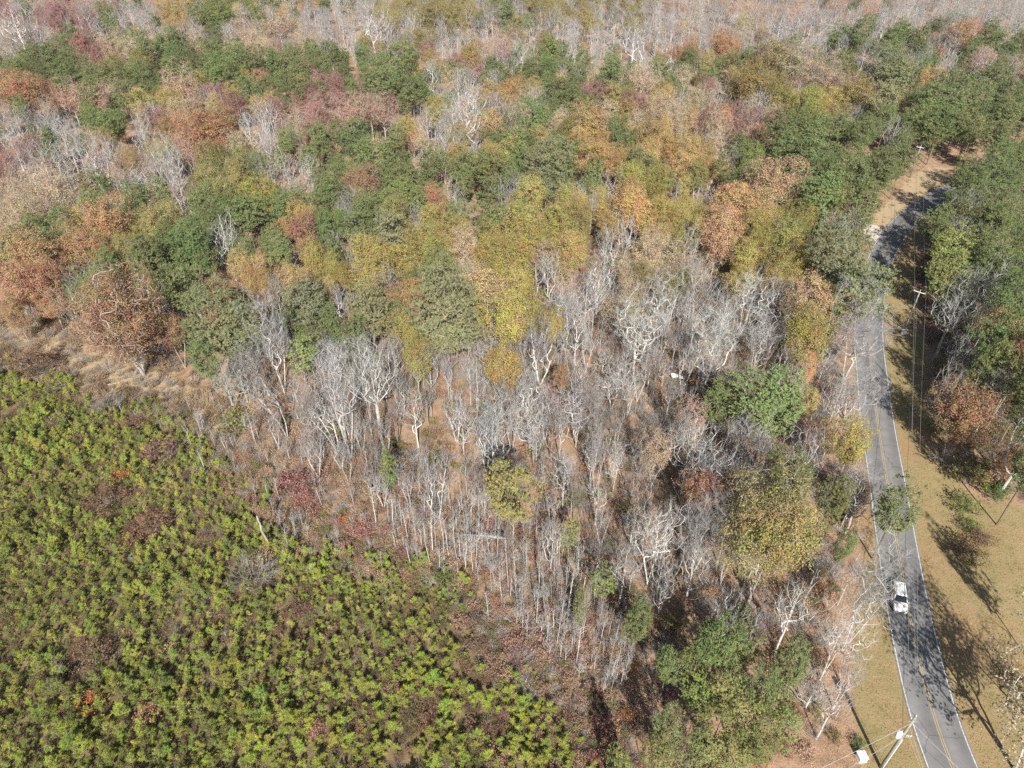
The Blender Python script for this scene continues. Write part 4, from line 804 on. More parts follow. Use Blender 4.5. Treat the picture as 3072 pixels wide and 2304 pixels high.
SHRUB_LIST = [(-1.3, 37.9, 4.1, 'red'), (2.7, 37.7, 2.3, 'red'), (5.6, 37.9, 1.9, 'red'), (11.3, 42.0, 3.5, 'red'), (3.5, 41.2, 2.4, 'red'), (-5.3, 56.5, 3.1, 'purple'), (-0.9, 43.7, 2.2, 'red'), (-5.2, 52.6, 2.6, 'purple'), (-14.9, 46.6, 2.5, 'red'), (2.5, 53.2, 4.5, 'red'), (9.6, 38.0, 2.7, 'red'), (12.3, 39.4, 2.9, 'red'), (-51.2, 44.6, 3.6, 'orange'), (-43.8, 43.1, 3.2, 'red'), (-44.2, 51.5, 2.8, 'tan'), (-36.6, 62.8, 7.3, 'grey'), (-36.7, 66.0, 3.6, 'tan'), (-54.8, 72.5, 5.9, 'brown'), (-57.1, 69.5, 4.2, 'brown'), (-43.8, 40.3, 1.4, 'orange'), (-45.8, 40.0, 1.6, 'orange'), (-53.5, 50.4, 5.0, 'brown'), (-37.4, 53.5, 2.2, 'tan'), (-50.9, 57.0, 2.7, 'grey'), (-28.4, 48.9, 2.4, 'tan'), (-23.2, 41.4, 2.4, 'red'), (-28.2, 44.4, 1.9, 'brown'), (-31.1, 47.6, 1.2, 'orange'), (-44.7, 54.4, 2.5, 'grey'), (-51.2, 47.8, 2.1, 'green'), (-29.3, 57.7, 3.8, 'brown'), (-43.9, 68.0, 2.7, 'brown'), (-59.6, 88.5, 6.3, 'purple'), (-67.8, 96.1, 3.9, 'brown'), (-81.5, 96.9, 4.2, 'purple'), (-64.8, 84.0, 3.8, 'orange'), (-75.9, 92.8, 3.8, 'brown'), (-74.5, 101.3, 6.3, 'grey'), (-35.6, 80.9, 5.8, 'red'), (-32.2, 82.6, 5.3, 'purple'), (-64.3, 77.8, 6.4, 'brown'), (-63.3, 85.5, 2.8, 'green'), (-49.8, 96.1, 7.2, 'olive'), (-93.7, 112.8, 9.2, 'brown'), (-32.5, 77.5, 4.9, 'red'), (-22.9, 71.5, 4.0, 'red'), (-19.0, 71.8, 2.8, 'red'), (-17.8, 68.3, 1.8, 'green'), (-9.6, 63.0, 3.3, 'green'), (-25.9, 73.7, 2.9, 'orange'), (-10.5, 42.9, 3.3, 'brown'), (-4.5, 41.2, 3.7, 'brown'), (13.9, 43.7, 2.1, 'orange'), (6.9, 42.5, 3.0, 'brown'), (15.7, 49.7, 2.0, 'orange'), (18.1, 37.9, 2.7, 'tan'), (0.9, 51.0, 3.8, 'grey'), (78.9, 102.2, 5.7, 'grey'), (75.8, 95.7, 4.7, 'green'), (73.8, 87.0, 6.8, 'grey'), (75.4, 83.3, 6.6, 'olive'), (79.9, 83.7, 5.1, 'tan'), (72.0, 77.2, 5.1, 'green'), (78.2, 79.5, 4.7, 'green'), (67.4, 68.6, 5.1, 'brown'), (67.6, 66.6, 4.5, 'olive'), (70.4, 73.1, 3.6, 'green'), (71.0, 70.0, 3.9, 'brown'), (63.0, 47.4, 3.3, 'brown'), (40.7, 39.8, 2.0, 'green'), (38.2, 40.5, 2.2, 'olive'), (78.0, 113.3, 1.8, 'tan'), (45.0, 88.5, 3.2, 'olive'), (28.2, 38.2, 3.6, 'orange'), (31.5, 39.4, 3.1, 'brown'), (34.0, 38.7, 2.7, 'tan'), (22.4, 38.0, 3.5, 'olive'), (39.0, 76.2, 3.9, 'red'), (8.0, 105.4, 3.5, 'red'), (-14.9, 94.0, 3.0, 'olive'), (-27.6, 85.5, 2.3, 'olive')]
PLUME = (-58.1, 103.4)
LOGS = [('fallen_log', (-1.2, 57.5), (0.9, 56.2), 0.2, 0.14, 'pale fallen log lying among the thin saplings'), ('fallen_log', (8.2, 56.0), (11.2, 54.1), 0.14, 0.09, 'slim pale fallen log left of the yellow green pine trunk'), ('fallen_log', (-79.1, 108.6), (-76.1, 109.3), 0.16, 0.08, 'white fallen log in tan grass below the large orange oak'), ('fallen_log', (-73.3, 109.1), (-70.5, 110.3), 0.16, 0.08, 'second white fallen log below the large orange oak trunk'), ('fallen_log', (-110.0, 138.1), (-101.3, 134.9), 0.22, 0.1, 'long white fallen trunk under the leftmost rust oaks'), ('fallen_log', (-115.2, 137.5), (-111.0, 136.8), 0.2, 0.1, 'short white fallen trunk at the left edge under rust oaks'), ('fallen_log', (-56.0, 102.5), (-53.8, 103.6), 0.16, 0.09, 'white fallen log beside the tan grass clump'), ('fallen_log', (8.2, 95.5), (11.5, 92.5), 0.2, 0.12, 'grey fallen trunk under the crooked white leafless tree'), ('fallen_log', (-50.5, 100.2), (-43.0, 96.8), 0.2, 0.1, 'white fallen trunk at the wood edge left of the leaning stems'), ('fallen_log', (-82.2, 117.0), (-79.5, 117.3), 0.12, 0.07, 'thin white fallen branch left of the large oak trunk')]
LOGS.append(('dead_snag', (-36.2, 68.8), (-36.7, 68.89999999999999), .2, .13, 'branchless white dead trunk standing alone in the pine field', -.3, 7.6, 0, 'snag'))
DOWNED = (-1.1, 68.8, 2.75, 9.5)
CAB = (40.5, 38.5)
PEDS = [(83.8, 127.4), (84.5, 127.4)]
SHEETS = [(34.2, 149.7, 0.5, 1.7, 1.4, 0.2, 0.35, 'white metal sheet lying in the wood behind the crooked white trees'), (32.6, 111.5, 0.5, 2.4, 1.1, -0.2, 0.3, 'white roof sheet in the wood left of the white fan shaped tree'), (29.9, 138.1, 0.3, 1.0, 1.0, 0.5, 0.2, 'small bluish white sheet in the wood behind the crooked white trees')]

for ln in TREES.strip().split('\n'):
    for it in ln.split(';'):
        q = it.split()
        if q:
            x_, y_ = float(q[1]), float(q[2]); twisted = q[0] == 'B' and -8 < x_ < 48 and 72 < y_ < 132 and rt.random() < .55
            plant(q[0], x_, y_, float(q[3]) * 1.12, float(q[4]), fam='crooked' if twisted else None, bark='w' if twisted else None)
for (k, fam, x, y, W, H, var, rz, bark, label) in HEROES:
    plant(k, x, y, W, H, fam=fam, var=var, rz=rz, bark=bark, label=label)

for x, y, W, H, k in OFFRIGHT: plant(k, x, y, W, H)

# ------------------------------------------------------------------ trees between the surveyed ones
rf = np.random.default_rng(2024)
TX = np.array([t['x'] for t in ALL]); TY = np.array([t['y'] for t in ALL]); TW = np.array([t['W'] for t in ALL]); TK = np.array([t['k'] for t in ALL])
def corridor(x, y):
    d = road_dist(x, y)
    rw = np.interp(y, [0, 40, 60, 80, 100, 130, 150, 175, 190, 230], [40, 34, 30, 24, 20, 18, 14, 10, 8, 7]); lw = np.interp(y, [0, 40, 55, 66, 80, 140, 165, 185, 215], [16, 14, 11, 8, 6, 6, 6, 9, 8])
    return ((d > 0) & (d < rw)) | ((d <= 0) & (-d < lw))
def forest_ok(x, y):
    return (poly_dist(x, y, FIELD) < -3) & (poly_dist(x, y, EDGETAN) < -1) & ~corridor(x, y) & (poly_dist(x, y, LAWN) < -4) & (poly_dist(x, y, BANK) < -2) & (poly_dist(x, y, GRAVEL) < -4) & (poly_dist(x, y, SAPZONE) < -1)
def poisson(x0, x1, y0, y1, dmin, tries, ex, ey, er):
    c = np.stack([rf.uniform(x0, x1, tries), rf.uniform(y0, y1, tries)], 1)
    ok = forest_ok(c[:, 0], c[:, 1]); c = c[ok]
    cell = {}; out = []
    hx = {}
    for a, b, r_ in zip(ex, ey, er): hx.setdefault((int(a // 10), int(b // 10)), []).append((a, b, r_))
    for a, b in c:
        ia, ib = int(a // dmin), int(b // dmin)
        if any((a - p) ** 2 + (b - q) ** 2 < dmin * dmin for i in (-1, 0, 1) for j in (-1, 0, 1) for p, q in cell.get((ia + i, ib + j), ())): continue
        if any((a - p) ** 2 + (b - q) ** 2 < r_ * r_ for i in (-1, 0, 1) for j in (-1, 0, 1) for p, q, r_ in hx.get((int(a // 10) + i, int(b // 10) + j), ())): continue
        cell.setdefault((ia, ib), []).append((a, b)); out.append((a, b))
    return np.array(out)
def near_kind(a, b):
    d = np.hypot(TX - a, TY - b); o = np.argsort(d)[:4]
    return TK[o[rt.choice((0, 0, 1, 1, 2, 3))]], TW[o[0]]
def in_view(x, y, z=8, m=0):
    zz = z - 85.0; f = y * math.cos(R(37.8)) - zz * math.sin(R(37.8)); up = y * math.sin(R(37.8)) + zz * math.cos(R(37.8))
    u = .5 + 2130 / 3072 * x / f; v = .5 - 2130 / 2304 * up / f
    return -m < u < 1 + m and -m < v < 1 + m, u, v
# open bare wood in the middle: thin dark stems between the big crowns
pts = poisson(-50, 62, 62, 128, 4.0, 3000, TX, TY, np.minimum(TW * .28, 3))
n_mid = 0
for a, b in pts:
    if not in_view(a, b)[0] or n_mid > 104: continue
    n_mid += 1
    if rt.random() < .6: plant('b', a, b, rt.uniform(2.2, 4.2), rt.uniform(9, 15), fam='slender', bark=rt.choice('dddb'))
    else: plant('B', a, b, rt.uniform(4.5, 7.5), rt.uniform(11, 16), bark=rt.choice('dbB'))
# second storey of the closed wood
pts = poisson(-170, 190, 118, 235, 6.3, 5200, TX, TY, np.minimum(TW * .42, 5))
cnt = dict(P=0, B=0, L=0)
pts = pts[np.argsort(pts[:, 1])]
for a, b in pts:
    iv = in_view(a, b)[0]
    k, w = near_kind(a, b)
    if not iv: continue
    if k in 'Ppe' or k == 'L':
        k = 'P' if k in 'pL' else k
    c = 'P' if k in 'Pp' else ('B' if k in 'Bbe' else 'L'); cnt[c] += 1
    if cnt[c] > dict(P=75, B=6, L=70)[c]: continue
    W = rt.uniform(4.2, 6.8); plant(k if k != 'O' else 'Y', a, b, W, rt.uniform(9, 14.5))

# ------------------------------------------------------------------ scatter (one object each, for what nobody could count)
def joined(name, tr, cr, ctr, ccr):
    """trunk + crown in one mesh for the scattered masses"""
    vs = []; fs = []; mi = []; n = 0; mats = []
    for me in (tr, cr):
        if me is None: continue
        nv = len(me.vertices); v = np.empty(nv * 3, np.float32); me.vertices.foreach_get('co', v); vs.append(v.reshape(-1, 3))
        tot = np.empty(len(me.polygons), np.int32); me.polygons.foreach_get('loop_total', tot); lp = np.empty(len(me.loops), np.int32); me.loops.foreach_get('vertex_index', lp)
        st = np.concatenate([[0], np.cumsum(tot)[:-1]])
        for k in np.unique(tot):
            s = st[tot == k]; fs.append(lp[s[:, None] + np.arange(k)] + n); mi.append(np.full(len(s), len(mats)))
        mats.append(me.materials[0]); n += nv
    return np.concatenate(vs), fs, np.concatenate(mi), mats

def tint(mat, col):
    """the same material for a scattered kind whose colour is fixed"""
    m = mat.copy(); m.name = mat.name + '_tinted'
    for nd in list(m.node_tree.nodes):
        if nd.type == 'OBJECT_INFO':
            rgb = m.node_tree.nodes.new('ShaderNodeRGB'); rgb.outputs[0].default_value = (*col, 1)
            var = m.node_tree.nodes.new('ShaderNodeMix'); var.data_type = 'RGBA'; var.blend_type = 'MULTIPLY'; var.inputs[0].default_value = 1.0
            mp = m.node_tree.nodes.new('ShaderNodeMapRange'); mp.inputs[3].default_value = .78; mp.inputs[4].default_value = 1.22
            m.node_tree.links.new(nd.outputs['Random'], mp.inputs[0]); m.node_tree.links.new(rgb.outputs[0], var.inputs[6]); m.node_tree.links.new(mp.outputs[0], var.inputs[7])
            for l in [l for l in m.node_tree.links if l.from_node == nd and l.from_socket.name == 'Color']: m.node_tree.links.new(var.outputs[2], l.to_socket)
    return m
TINTS = {}
def scatter_proto(fam, var, bark, leaf, leafless):
    tr, cr, H0, W0 = PROTO[fam][var]
    v, f, mi, mats = joined(fam, tr, cr, bark, leaf)
    nm = []
    for i, m in enumerate(mats):
        c = bark if (leafless or (tr is not None and i == 0)) else leaf
        key = (m.name, c)
        if key not in TINTS: TINTS[key] = tint(m, c)
        nm.append(TINTS[key])
    me = np_mesh('scatter_' + fam, v, f, nm, mi)
    return bpy.data.objects.new('scatter_%03d' % len(bpy.data.objects), me), H0, W0

GN_COUNT = [0]
def scatter(name, protos, P, idx, rz, S, label, cat=None):
    """geometry nodes: one proto per point"""
    GN_COUNT[0] += 1
    col = bpy.data.collections.new('scatter_set_%d' % GN_COUNT[0])
    for i, o in enumerate(protos): o.name = 'p%02d_%03d' % (GN_COUNT[0], i); col.objects.link(o)
    me = bpy.data.meshes.new(name); me.vertices.add(len(P)); me.vertices.foreach_set('co', np.asarray(P, np.float32).ravel())
    a = me.attributes.new('idx', 'INT', 'POINT'); a.data.foreach_set('value', np.asarray(idx, np.int32))
    a = me.attributes.new('rot', 'FLOAT_VECTOR', 'POINT'); a.data.foreach_set('vector', np.asarray(rz, np.float32).ravel())
    a = me.attributes.new('scl', 'FLOAT_VECTOR', 'POINT'); a.data.foreach_set('vector', np.asarray(S, np.float32).ravel())
    o = link(name, me)
    ng = bpy.data.node_groups.new(name, 'GeometryNodeTree')
    ng.interface.new_socket('Geometry', in_out='INPUT', socket_type='NodeSocketGeometry'); ng.interface.new_socket('Geometry', in_out='OUTPUT', socket_type='NodeSocketGeometry')
    N = ng.nodes; gi = N.new('NodeGroupInput'); go = N.new('NodeGroupOutput'); ip = N.new('GeometryNodeInstanceOnPoints'); ci = N.new('GeometryNodeCollectionInfo')
    ci.inputs['Collection'].default_value = col; ci.inputs['Separate Children'].default_value = True; ci.inputs['Reset Children'].default_value = True
    ip.inputs['Pick Instance'].default_value = True
    def na(nm, ty):
        q = N.new('GeometryNodeInputNamedAttribute'); q.data_type = ty; q.inputs['Name'].default_value = nm; return q.outputs['Attribute']
    ng.links.new(gi.outputs[0], ip.inputs['Points']); ng.links.new(ci.outputs[0], ip.inputs['Instance'])
    ng.links.new(na('idx', 'INT'), ip.inputs['Instance Index']); ng.links.new(na('rot', 'FLOAT_VECTOR'), ip.inputs['Rotation']); ng.links.new(na('scl', 'FLOAT_VECTOR'), ip.inputs['Scale'])
    ng.links.new(ip.outputs[0], go.inputs[0])
    md = o.modifiers.new('scatter', 'NODES'); md.node_group = ng
    tag(o, label, cat, kind='stuff')
    return o

# the wood beyond and between, reading as one mass
TX = np.array([t['x'] for t in ALL]); TY = np.array([t['y'] for t in ALL]); TW2 = np.array([t['W'] for t in ALL])
def mass(name, label, pts, hlo, hhi, wlo, whi, kinds_fn):
    SP = []; key = {}; idx = []; rot = []; scl = []; P = []
    for a, b in pts:
        k = kinds_fn(a, b); W = rt.uniform(wlo, whi) * (1.25 if k in 'Tr' else 1); H = rt.uniform(hlo, hhi)
        fam = 'thinpine' if (k in 'PpL' and rt.random() < .3) else family(k, W, H)
        if fam == 'bushpine': fam = 'pine'
        v = rt.randrange(len(PROTO[fam])); ck = k if k not in 'pL' else 'P'
        kk = (fam, v, ck)
        if kk not in key:
            leafless = k in 'Bbe'
            o, H0, W0 = scatter_proto(fam, v, BARK.get(k, BARK['b']) if leafless else (.8, .78, .75), LEAFCOL.get(ck, (.3, .3, .3)), leafless); key[kk] = (len(SP), H0, W0); SP.append(o)
        i, H0, W0 = key[kk]; P.append((a, b, 0.0)); idx.append(i); rot.append((0, 0, rt.uniform(0, 6.28))); scl.append((W / W0, W / W0, H / H0))
    P = np.array(P); P[:, 2] = gz(P[:, 0], P[:, 1])
    return scatter(name, SP, P, idx, rot, scl, label)
def vn_mid(a, b): return math.sin(a * .21 + 1) + math.cos(b * .26 + a * .1) > -.75
def kf(a, b): 
    k = near_kind(a, b)[0]
    return {'O': 'T', 'e': 'b', 'L': 'P', 'p': 'P'}.get(k, k)
TK_ALL = TK
pts = poisson(-460, 460, 120, 640, 5.7, 30000, TX, TY, np.minimum(TW2 * .36, 5))
keep = [(a, b) for a, b in pts if in_view(a, b, 8, .12)[0] and (b > 122 or not in_view(a, b)[0])]
TX0, TY0 = np.array([t['x'] for t in ALL]), np.array([t['y'] for t in ALL]); TK = np.array([t['k'] for t in ALL]); TX, TY, TW = TX0, TY0, TW2
mass('far_wood', 'hazy mass of distant mixed pines and leafless hardwoods filling the background', keep, 10, 16.5, 5, 8.5, kf)
print('far wood', len(keep))
pts = poisson(-52, 62, 60, 130, 3.7, 3500, TX, TY, np.minimum(TW2 * .16, 2))
mass('thin_wood', 'crowd of thin grey leafless stems standing between the larger bare trees', [(a, b) for a, b in pts if vn_mid(a, b)], 6, 12.5, 2.4, 4.6, lambda a, b: 'b')

# ------------------------------------------------------------------ saplings at the wood edge
ns = 0
LOGS_XY = []
cand = np.stack([rf.uniform(-24, 18, 1500), rf.uniform(44, 80, 1500)], 1)
cand = cand[in_poly(cand[:, 0], cand[:, 1], SAPZONE)]
sel = []
for a, b in cand:
    if all((a - p) ** 2 + (b - q) ** 2 > 1.15 ** 2 for p, q in sel): sel.append((a, b))
SAPS = []
for a, b in sel[:150]:
    h = rt.uniform(5, 10.5); SAPS.append(plant('B', a, b, rt.uniform(.9, 2.2), h, fam='sapling', bark=rt.choice('wBsB'), name='sapling', cat='sapling', tilt=.05))
c2 = np.stack([rf.uniform(-60, -2, 900), rf.uniform(60, 104, 900)], 1); c2 = c2[(poly_dist(c2[:, 0], c2[:, 1], DENSE) < 1) & (poly_dist(c2[:, 0], c2[:, 1], FIELD) > -5) & (poly_dist(c2[:, 0], c2[:, 1], SAPZONE) < -1)]
for a, b in c2[:48]: SAPS.append(plant('B', a, b, rt.uniform(.7, 1.6), rt.uniform(3, 6.5), fam='sapling', bark=rt.choice('BsbB'), name='sapling', cat='sapling', tilt=.08))
for x, y, h in SAP_EXTRA: SAPS.append(plant('B', x, y, rt.uniform(1.0, 1.8), h, fam='sapling', bark='B', name='sapling', cat='sapling', tilt=.06))

# ------------------------------------------------------------------ young pine plantation
ca, sa = math.cos(R(-31)), math.sin(R(-31))
YP = []
for i in range(-98, 98):
    for j in range(-112, 112):
        u = i * 1.3 + rt.uniform(-.42, .42); v = j * .98 + rt.uniform(-.5, .5)
        YP.append((-50 + u * ca - v * sa, 70 + u * sa + v * ca))
YP = np.array(YP)
pdist = poly_dist(YP[:, 0], YP[:, 1], FIELD)
def vnoise(x, y, s, seed):
    a = np.random.default_rng(seed).uniform(0, 6.28, 8); b = np.random.default_rng(seed + 1).uniform(.5, 1.5, 8)
    return sum(np.sin((x * math.cos(q) + y * math.sin(q)) * w / s + q * 3) for q, w in zip(a, b)) / 4
dens = vnoise(YP[:, 0], YP[:, 1], 3.2, 9) + .6 * vnoise(YP[:, 0], YP[:, 1], 1.3, 21)
ddist = poly_dist(YP[:, 0], YP[:, 1], DENSE)
edge = np.clip(ddist / 4, -.75, 1)
keepm = (pdist > 0) & (dens + edge * 1.7 + rf.normal(size=len(YP)) * .25 > -.25)
for gx_, gy_, gr_ in GAPS:
    keepm &= ((YP[:, 0] - gx_) ** 2 + (YP[:, 1] - gy_) ** 2 > gr_ ** 2) | (rf.uniform(0, 1, len(YP)) < .15)
YP = YP[keepm]; pdist = pdist[keepm]
dcam = np.hypot(np.hypot(YP[:, 0], YP[:, 1]), 85)
vis = np.array([in_view(a, b, 1, 0)[0] for a, b in YP])
visw = np.array([in_view(a, b, 1, .25)[0] for a, b in YP])
o = np.argsort(np.where(vis, dcam, 1e9)); single = set(o[:300].tolist())
YOUNG = []; Pm = []; ix = []; rm = []; sm = []
ysc = 1 + .22 * vnoise(YP[:, 0], YP[:, 1], 5.0, 33)
for n_, (a, b) in enumerate(YP):
    if not visw[n_]: continue
    s = max(.4, ysc[n_] * rt.choice((.45, .6, .7, .78, .85, .95, 1.15)) * rt.uniform(.85, 1.1)) * (1 if pdist[n_] > 6 else .85)
    if n_ in single:
        t_ = plant('L', a, b, 1.65 * s, 2.25 * s, fam='young', name='young_pine', cat='young pine', col=LEAFCOL['young']); YOUNG.append(t_)
    else:
        v = rt.randrange(5); Pm.append((a, b, 0.0)); ix.append(v + 5 * rt.choice((0, 0, 1, 1, 2, 3))); rm.append((0, 0, rt.uniform(0, 6.28))); sm.append((s, s, s))
Pm = np.array(Pm); Pm[:, 2] = gz(Pm[:, 0], Pm[:, 1])
SPy = [scatter_proto('young', v, (1, 1, 1), c, False)[0] for c in (LEAFCOL['young'], (.28, .35, .085), (.40, .385, .10), (.23, .25, .08)) for v in range(5)]
scatter('young_pine_rows', SPy, Pm, ix, rm, sm, 'rows of bright green planted young pines too many to count in the field')
print('young', len(YP), len(Pm))

# ------------------------------------------------------------------ undergrowth
def under(name, label, n, xr, yr, cond, kinds, slo, shi, margin=.1):
    c = np.stack([rf.uniform(*xr, n), rf.uniform(*yr, n)], 1); c = c[cond(c[:, 0], c[:, 1])]
    c = [q for q in c if in_view(q[0], q[1], 1, margin)[0]]
    SP = []; wts = []
    for fam, bark, leaf, w in kinds:
        for v in range(len(PROTO[fam])): SP.append(scatter_proto(fam, v, bark, leaf, False)[0]); wts.append(w / len(PROTO[fam]))
    wts = np.array(wts) / sum(wts); ix = rf.choice(len(SP), len(c), p=wts)
    z = gz(np.array([q[0] for q in c]), np.array([q[1] for q in c]))
    s = rf.uniform(slo, shi, len(c)); S = np.stack([s * rf.uniform(.8, 1.2, len(c)), s * rf.uniform(.8, 1.2, len(c)), s * rf.uniform(.7, 1.1, len(c))], 1)
    print(name, len(c))
    return scatter(name, SP, [(q[0], q[1], h - .02) for q, h in zip(c, z)], ix, [(0, 0, r_) for r_ in rf.uniform(0, 6.28, len(c))], S, label)
BR, GY, TN, OL, RD_, DK = (.25, .16, .105), (.32, .285, .255), (.39, .29, .18), (.20, .19, .075), (.30, .155, .125), (.17, .125, .08)
under('field_brush', 'brown and tan weeds filling the gaps between the young pines', 24000, (-125, 20), (28, 130), lambda x, y: poly_dist(x, y, FIELD) > -1.5,
      [('shrub', (.6, .5, .42), BR, 1.1), ('shrub', (.6, .5, .42), OL, 1.0), ('shrub', (.5, .42, .36), DK, .8), ('tuft', (1, 1, 1), TN, 1.3), ('tuft', (1, 1, 1), OL, 1.2), ('twigshrub', (.7, .6, .55), GY, .3)], .28, .6)
edge_ok = lambda x, y: (poly_dist(x, y, DENSE) < 3) & (poly_dist(x, y, FIELD) > -13) & ~corridor(x, y) & (x < 24)
under('edge_brush', 'tangled brown and reddish brush along the edge of the wood', 13000, (-47, 26), (30, 110), edge_ok,
      [('shrub', (.7, .6, .5), (.36, .245, .165), 1.0), ('twigshrub', (.9, .84, .78), (.40, .36, .32), 1.3), ('tuft', (1, 1, 1), (.45, .335, .21), 2.6), ('shrub', (.6, .5, .42), (.36, .20, .16), .3), ('tuft', (1, 1, 1), (.30, .26, .10), .9)], .32, .85)
under('edge_grass', 'pale tan grass strip between the pine field and the large oaks', 15000, (-150, -44), (84, 165), edge_ok,
      [('tuft', (1, 1, 1), (.44, .335, .205), 3), ('tuft', (1, 1, 1), (.36, .29, .13), 1.4), ('twigshrub', (.85, .78, .7), (.38, .32, .26), .9), ('shrub', (.7, .6, .5), (.33, .23, .15), .4)], .4, 1.0)
floor_ok = lambda x, y: (poly_dist(x, y, FIELD) < -10) & ~corridor(x, y) & (vnoise(x, y, 6, 5) > -.55) & (poly_dist(x, y, LAWN) < -2)
under('forest_brush', 'thin grey and brown understorey brush between the trunks', 12000, (-110, 110), (40, 185), floor_ok,
      [('twigshrub', (.9, .84, .78), (.38, .34, .31), 1.7), ('shrub', (.7, .6, .5), (.33, .20, .125), .8), ('shrub', (.55, .5, .4), OL, .4), ('tuft', (1, 1, 1), TN, .8)], .4, 1.15)
right_ok = lambda x, y: (road_dist(x, y) > np.interp(y, [0, 60, 80, 100, 130, 150], [60, 20, 13, 12, 12, 9])) & (road_dist(x, y) < 40) & (poly_dist(x, y, LAWN) < -1) & (poly_dist(x, y, FIELD) < -10)
under('roadside_brush', 'brown and olive brush under the trees right of the road', 5200, (60, 130), (60, 190), right_ok,
      [('shrub', (.6, .5, .42), BR, 1), ('shrub', (.6, .5, .42), OL, 1.1), ('twigshrub', (.75, .68, .62), GY, 1.2), ('tuft', (1, 1, 1), TN, 1)], .4, 1.2)
bank_ok = lambda x, y: (poly_dist(x, y, BANK) > -1.5) | (((road_dist(x, y) < -4) & (road_dist(x, y) > -7)) & (y > 60) & (y < 175))
under('bank_grass', 'tall dry tan grass on the bank beside the road', 3000, (45, 150), (55, 226), bank_ok, [('tuft', (1, 1, 1), TN, 2), ('tuft', (1, 1, 1), (.40, .235, .12), 1.4), ('twigshrub', (.8, .72, .66), GY, .3)], .5, 1.1)
verge_ok = lambda x, y: (np.abs(road_dist(x, y)) > 3.4) & (corridor(x, y) | (poly_dist(x, y, LAWN) > 0)) & (poly_dist(x, y, GRAVEL) < -1)
under('verge_tufts', 'small clumps of dry grass on the road verge and lawn', 5200, (30, 110), (20, 150), verge_ok, [('tuft', (1, 1, 1), (.30, .255, .11), 2), ('tuft', (1, 1, 1), (.36, .28, .15), 1.5)], .12, .34)
def litter():
    # fallen leaves and short grass on the verge: real little blades and leaves
    n = 90000
    c = np.stack([rf.uniform(30, 110, n), rf.uniform(24, 175, n)], 1); c = c[verge_ok(c[:, 0], c[:, 1])]
    z = gz(c[:, 0], c[:, 1]); P = np.concatenate([c, (z + .03)[:, None]], 1); k = len(P) // 2
    v1, t1 = leaves(P[:k], rf.normal(size=(k, 3)) * .5 + np.array([0, 0, 1]), rf.uniform(.08, .2, k), rf)
    d = unit(rf.normal(size=(len(P) - k, 3)) * .5 + np.array([0, 0, 1])); v2, t2 = blades(P[k:] - np.array([0, 0, .05]), d, rf.uniform(.1, .3, len(P) - k), np.full(len(P) - k, .09), rf)
    for nm, (v, t_), c_, lb in (('fallen_leaves', (v1, t1), (.40, .235, .10), 'scattered fallen orange brown leaves on the roadside grass'), ('verge_grass', (v2, t2), (.24, .205, .075), 'short dry olive grass blades on the road verge')):
        o = link(nm, np_mesh(nm, v, t_, (M['brush'],))); o.color = (*c_, 1); tag(o, lb, kind='stuff')
litter()
def sticks():
    n = 9000
    c = np.stack([rf.uniform(-60, 75, n), rf.uniform(45, 150, n)], 1); c = c[(poly_dist(c[:, 0], c[:, 1], DENSE) < -2) & ~corridor(c[:, 0], c[:, 1])]; m = len(c)
    a = rf.uniform(0, 6.28, m); L = rf.uniform(.5, 2.6, m); p0 = np.concatenate([c, (gz(c[:, 0], c[:, 1]) + .05)[:, None]], 1)
    p1 = p0 + np.stack([np.cos(a) * L, np.sin(a) * L, rf.uniform(0, .35, m)], 1)
    v, f = cones(p0, p1, rf.uniform(.02, .05, m)); o = link('fallen_sticks', np_mesh('fallen_sticks', v, f, (M['twig'],))); o.color = (.85, .8, .75, 1); tag(o, 'fallen grey sticks and branches strewn over the forest floor', kind='stuff')
sticks()

# shrubs one can pick out
SHC = {'red': (.34, .17, .14), 'brown': (.20, .115, .075), 'orange': (.42, .185, .06), 'grey': (.30, .26, .235), 'purple': (.24, .16, .135), 'green': (.105, .15, .035), 'tan': (.37, .265, .17), 'olive': (.19, .18, .06)}
SHRUBS = []
for x, y, w, c in SHRUB_LIST:
    fam = 'twigshrub' if c == 'grey' else 'shrub'
    s = plant('E', x, y, w, max(1.0, .62 * w), fam=fam, name='shrub', cat='shrub', col=SHC[c], parts=('stems', 'crown'))
    for ch in s.children:
        if ch.name.startswith('stems'): ch.color = (.7, .62, .56, 1)
    SHRUBS.append((s, c, w)); ALL[-1]['k'] = 'S'; ALL[-1]['c'] = c
pl = link('grass_clump', PROTO['plume'][0][1]); x, y = PLUME; pl.location = (x, y, float(gz(x, y)[0])); pl.scale = (1.35, 1.35, 1.2); pl.color = (.46, .36, .24, 1)
tag(pl, 'fountain shaped tan grass clump at the edge of the wood', 'grass clump')

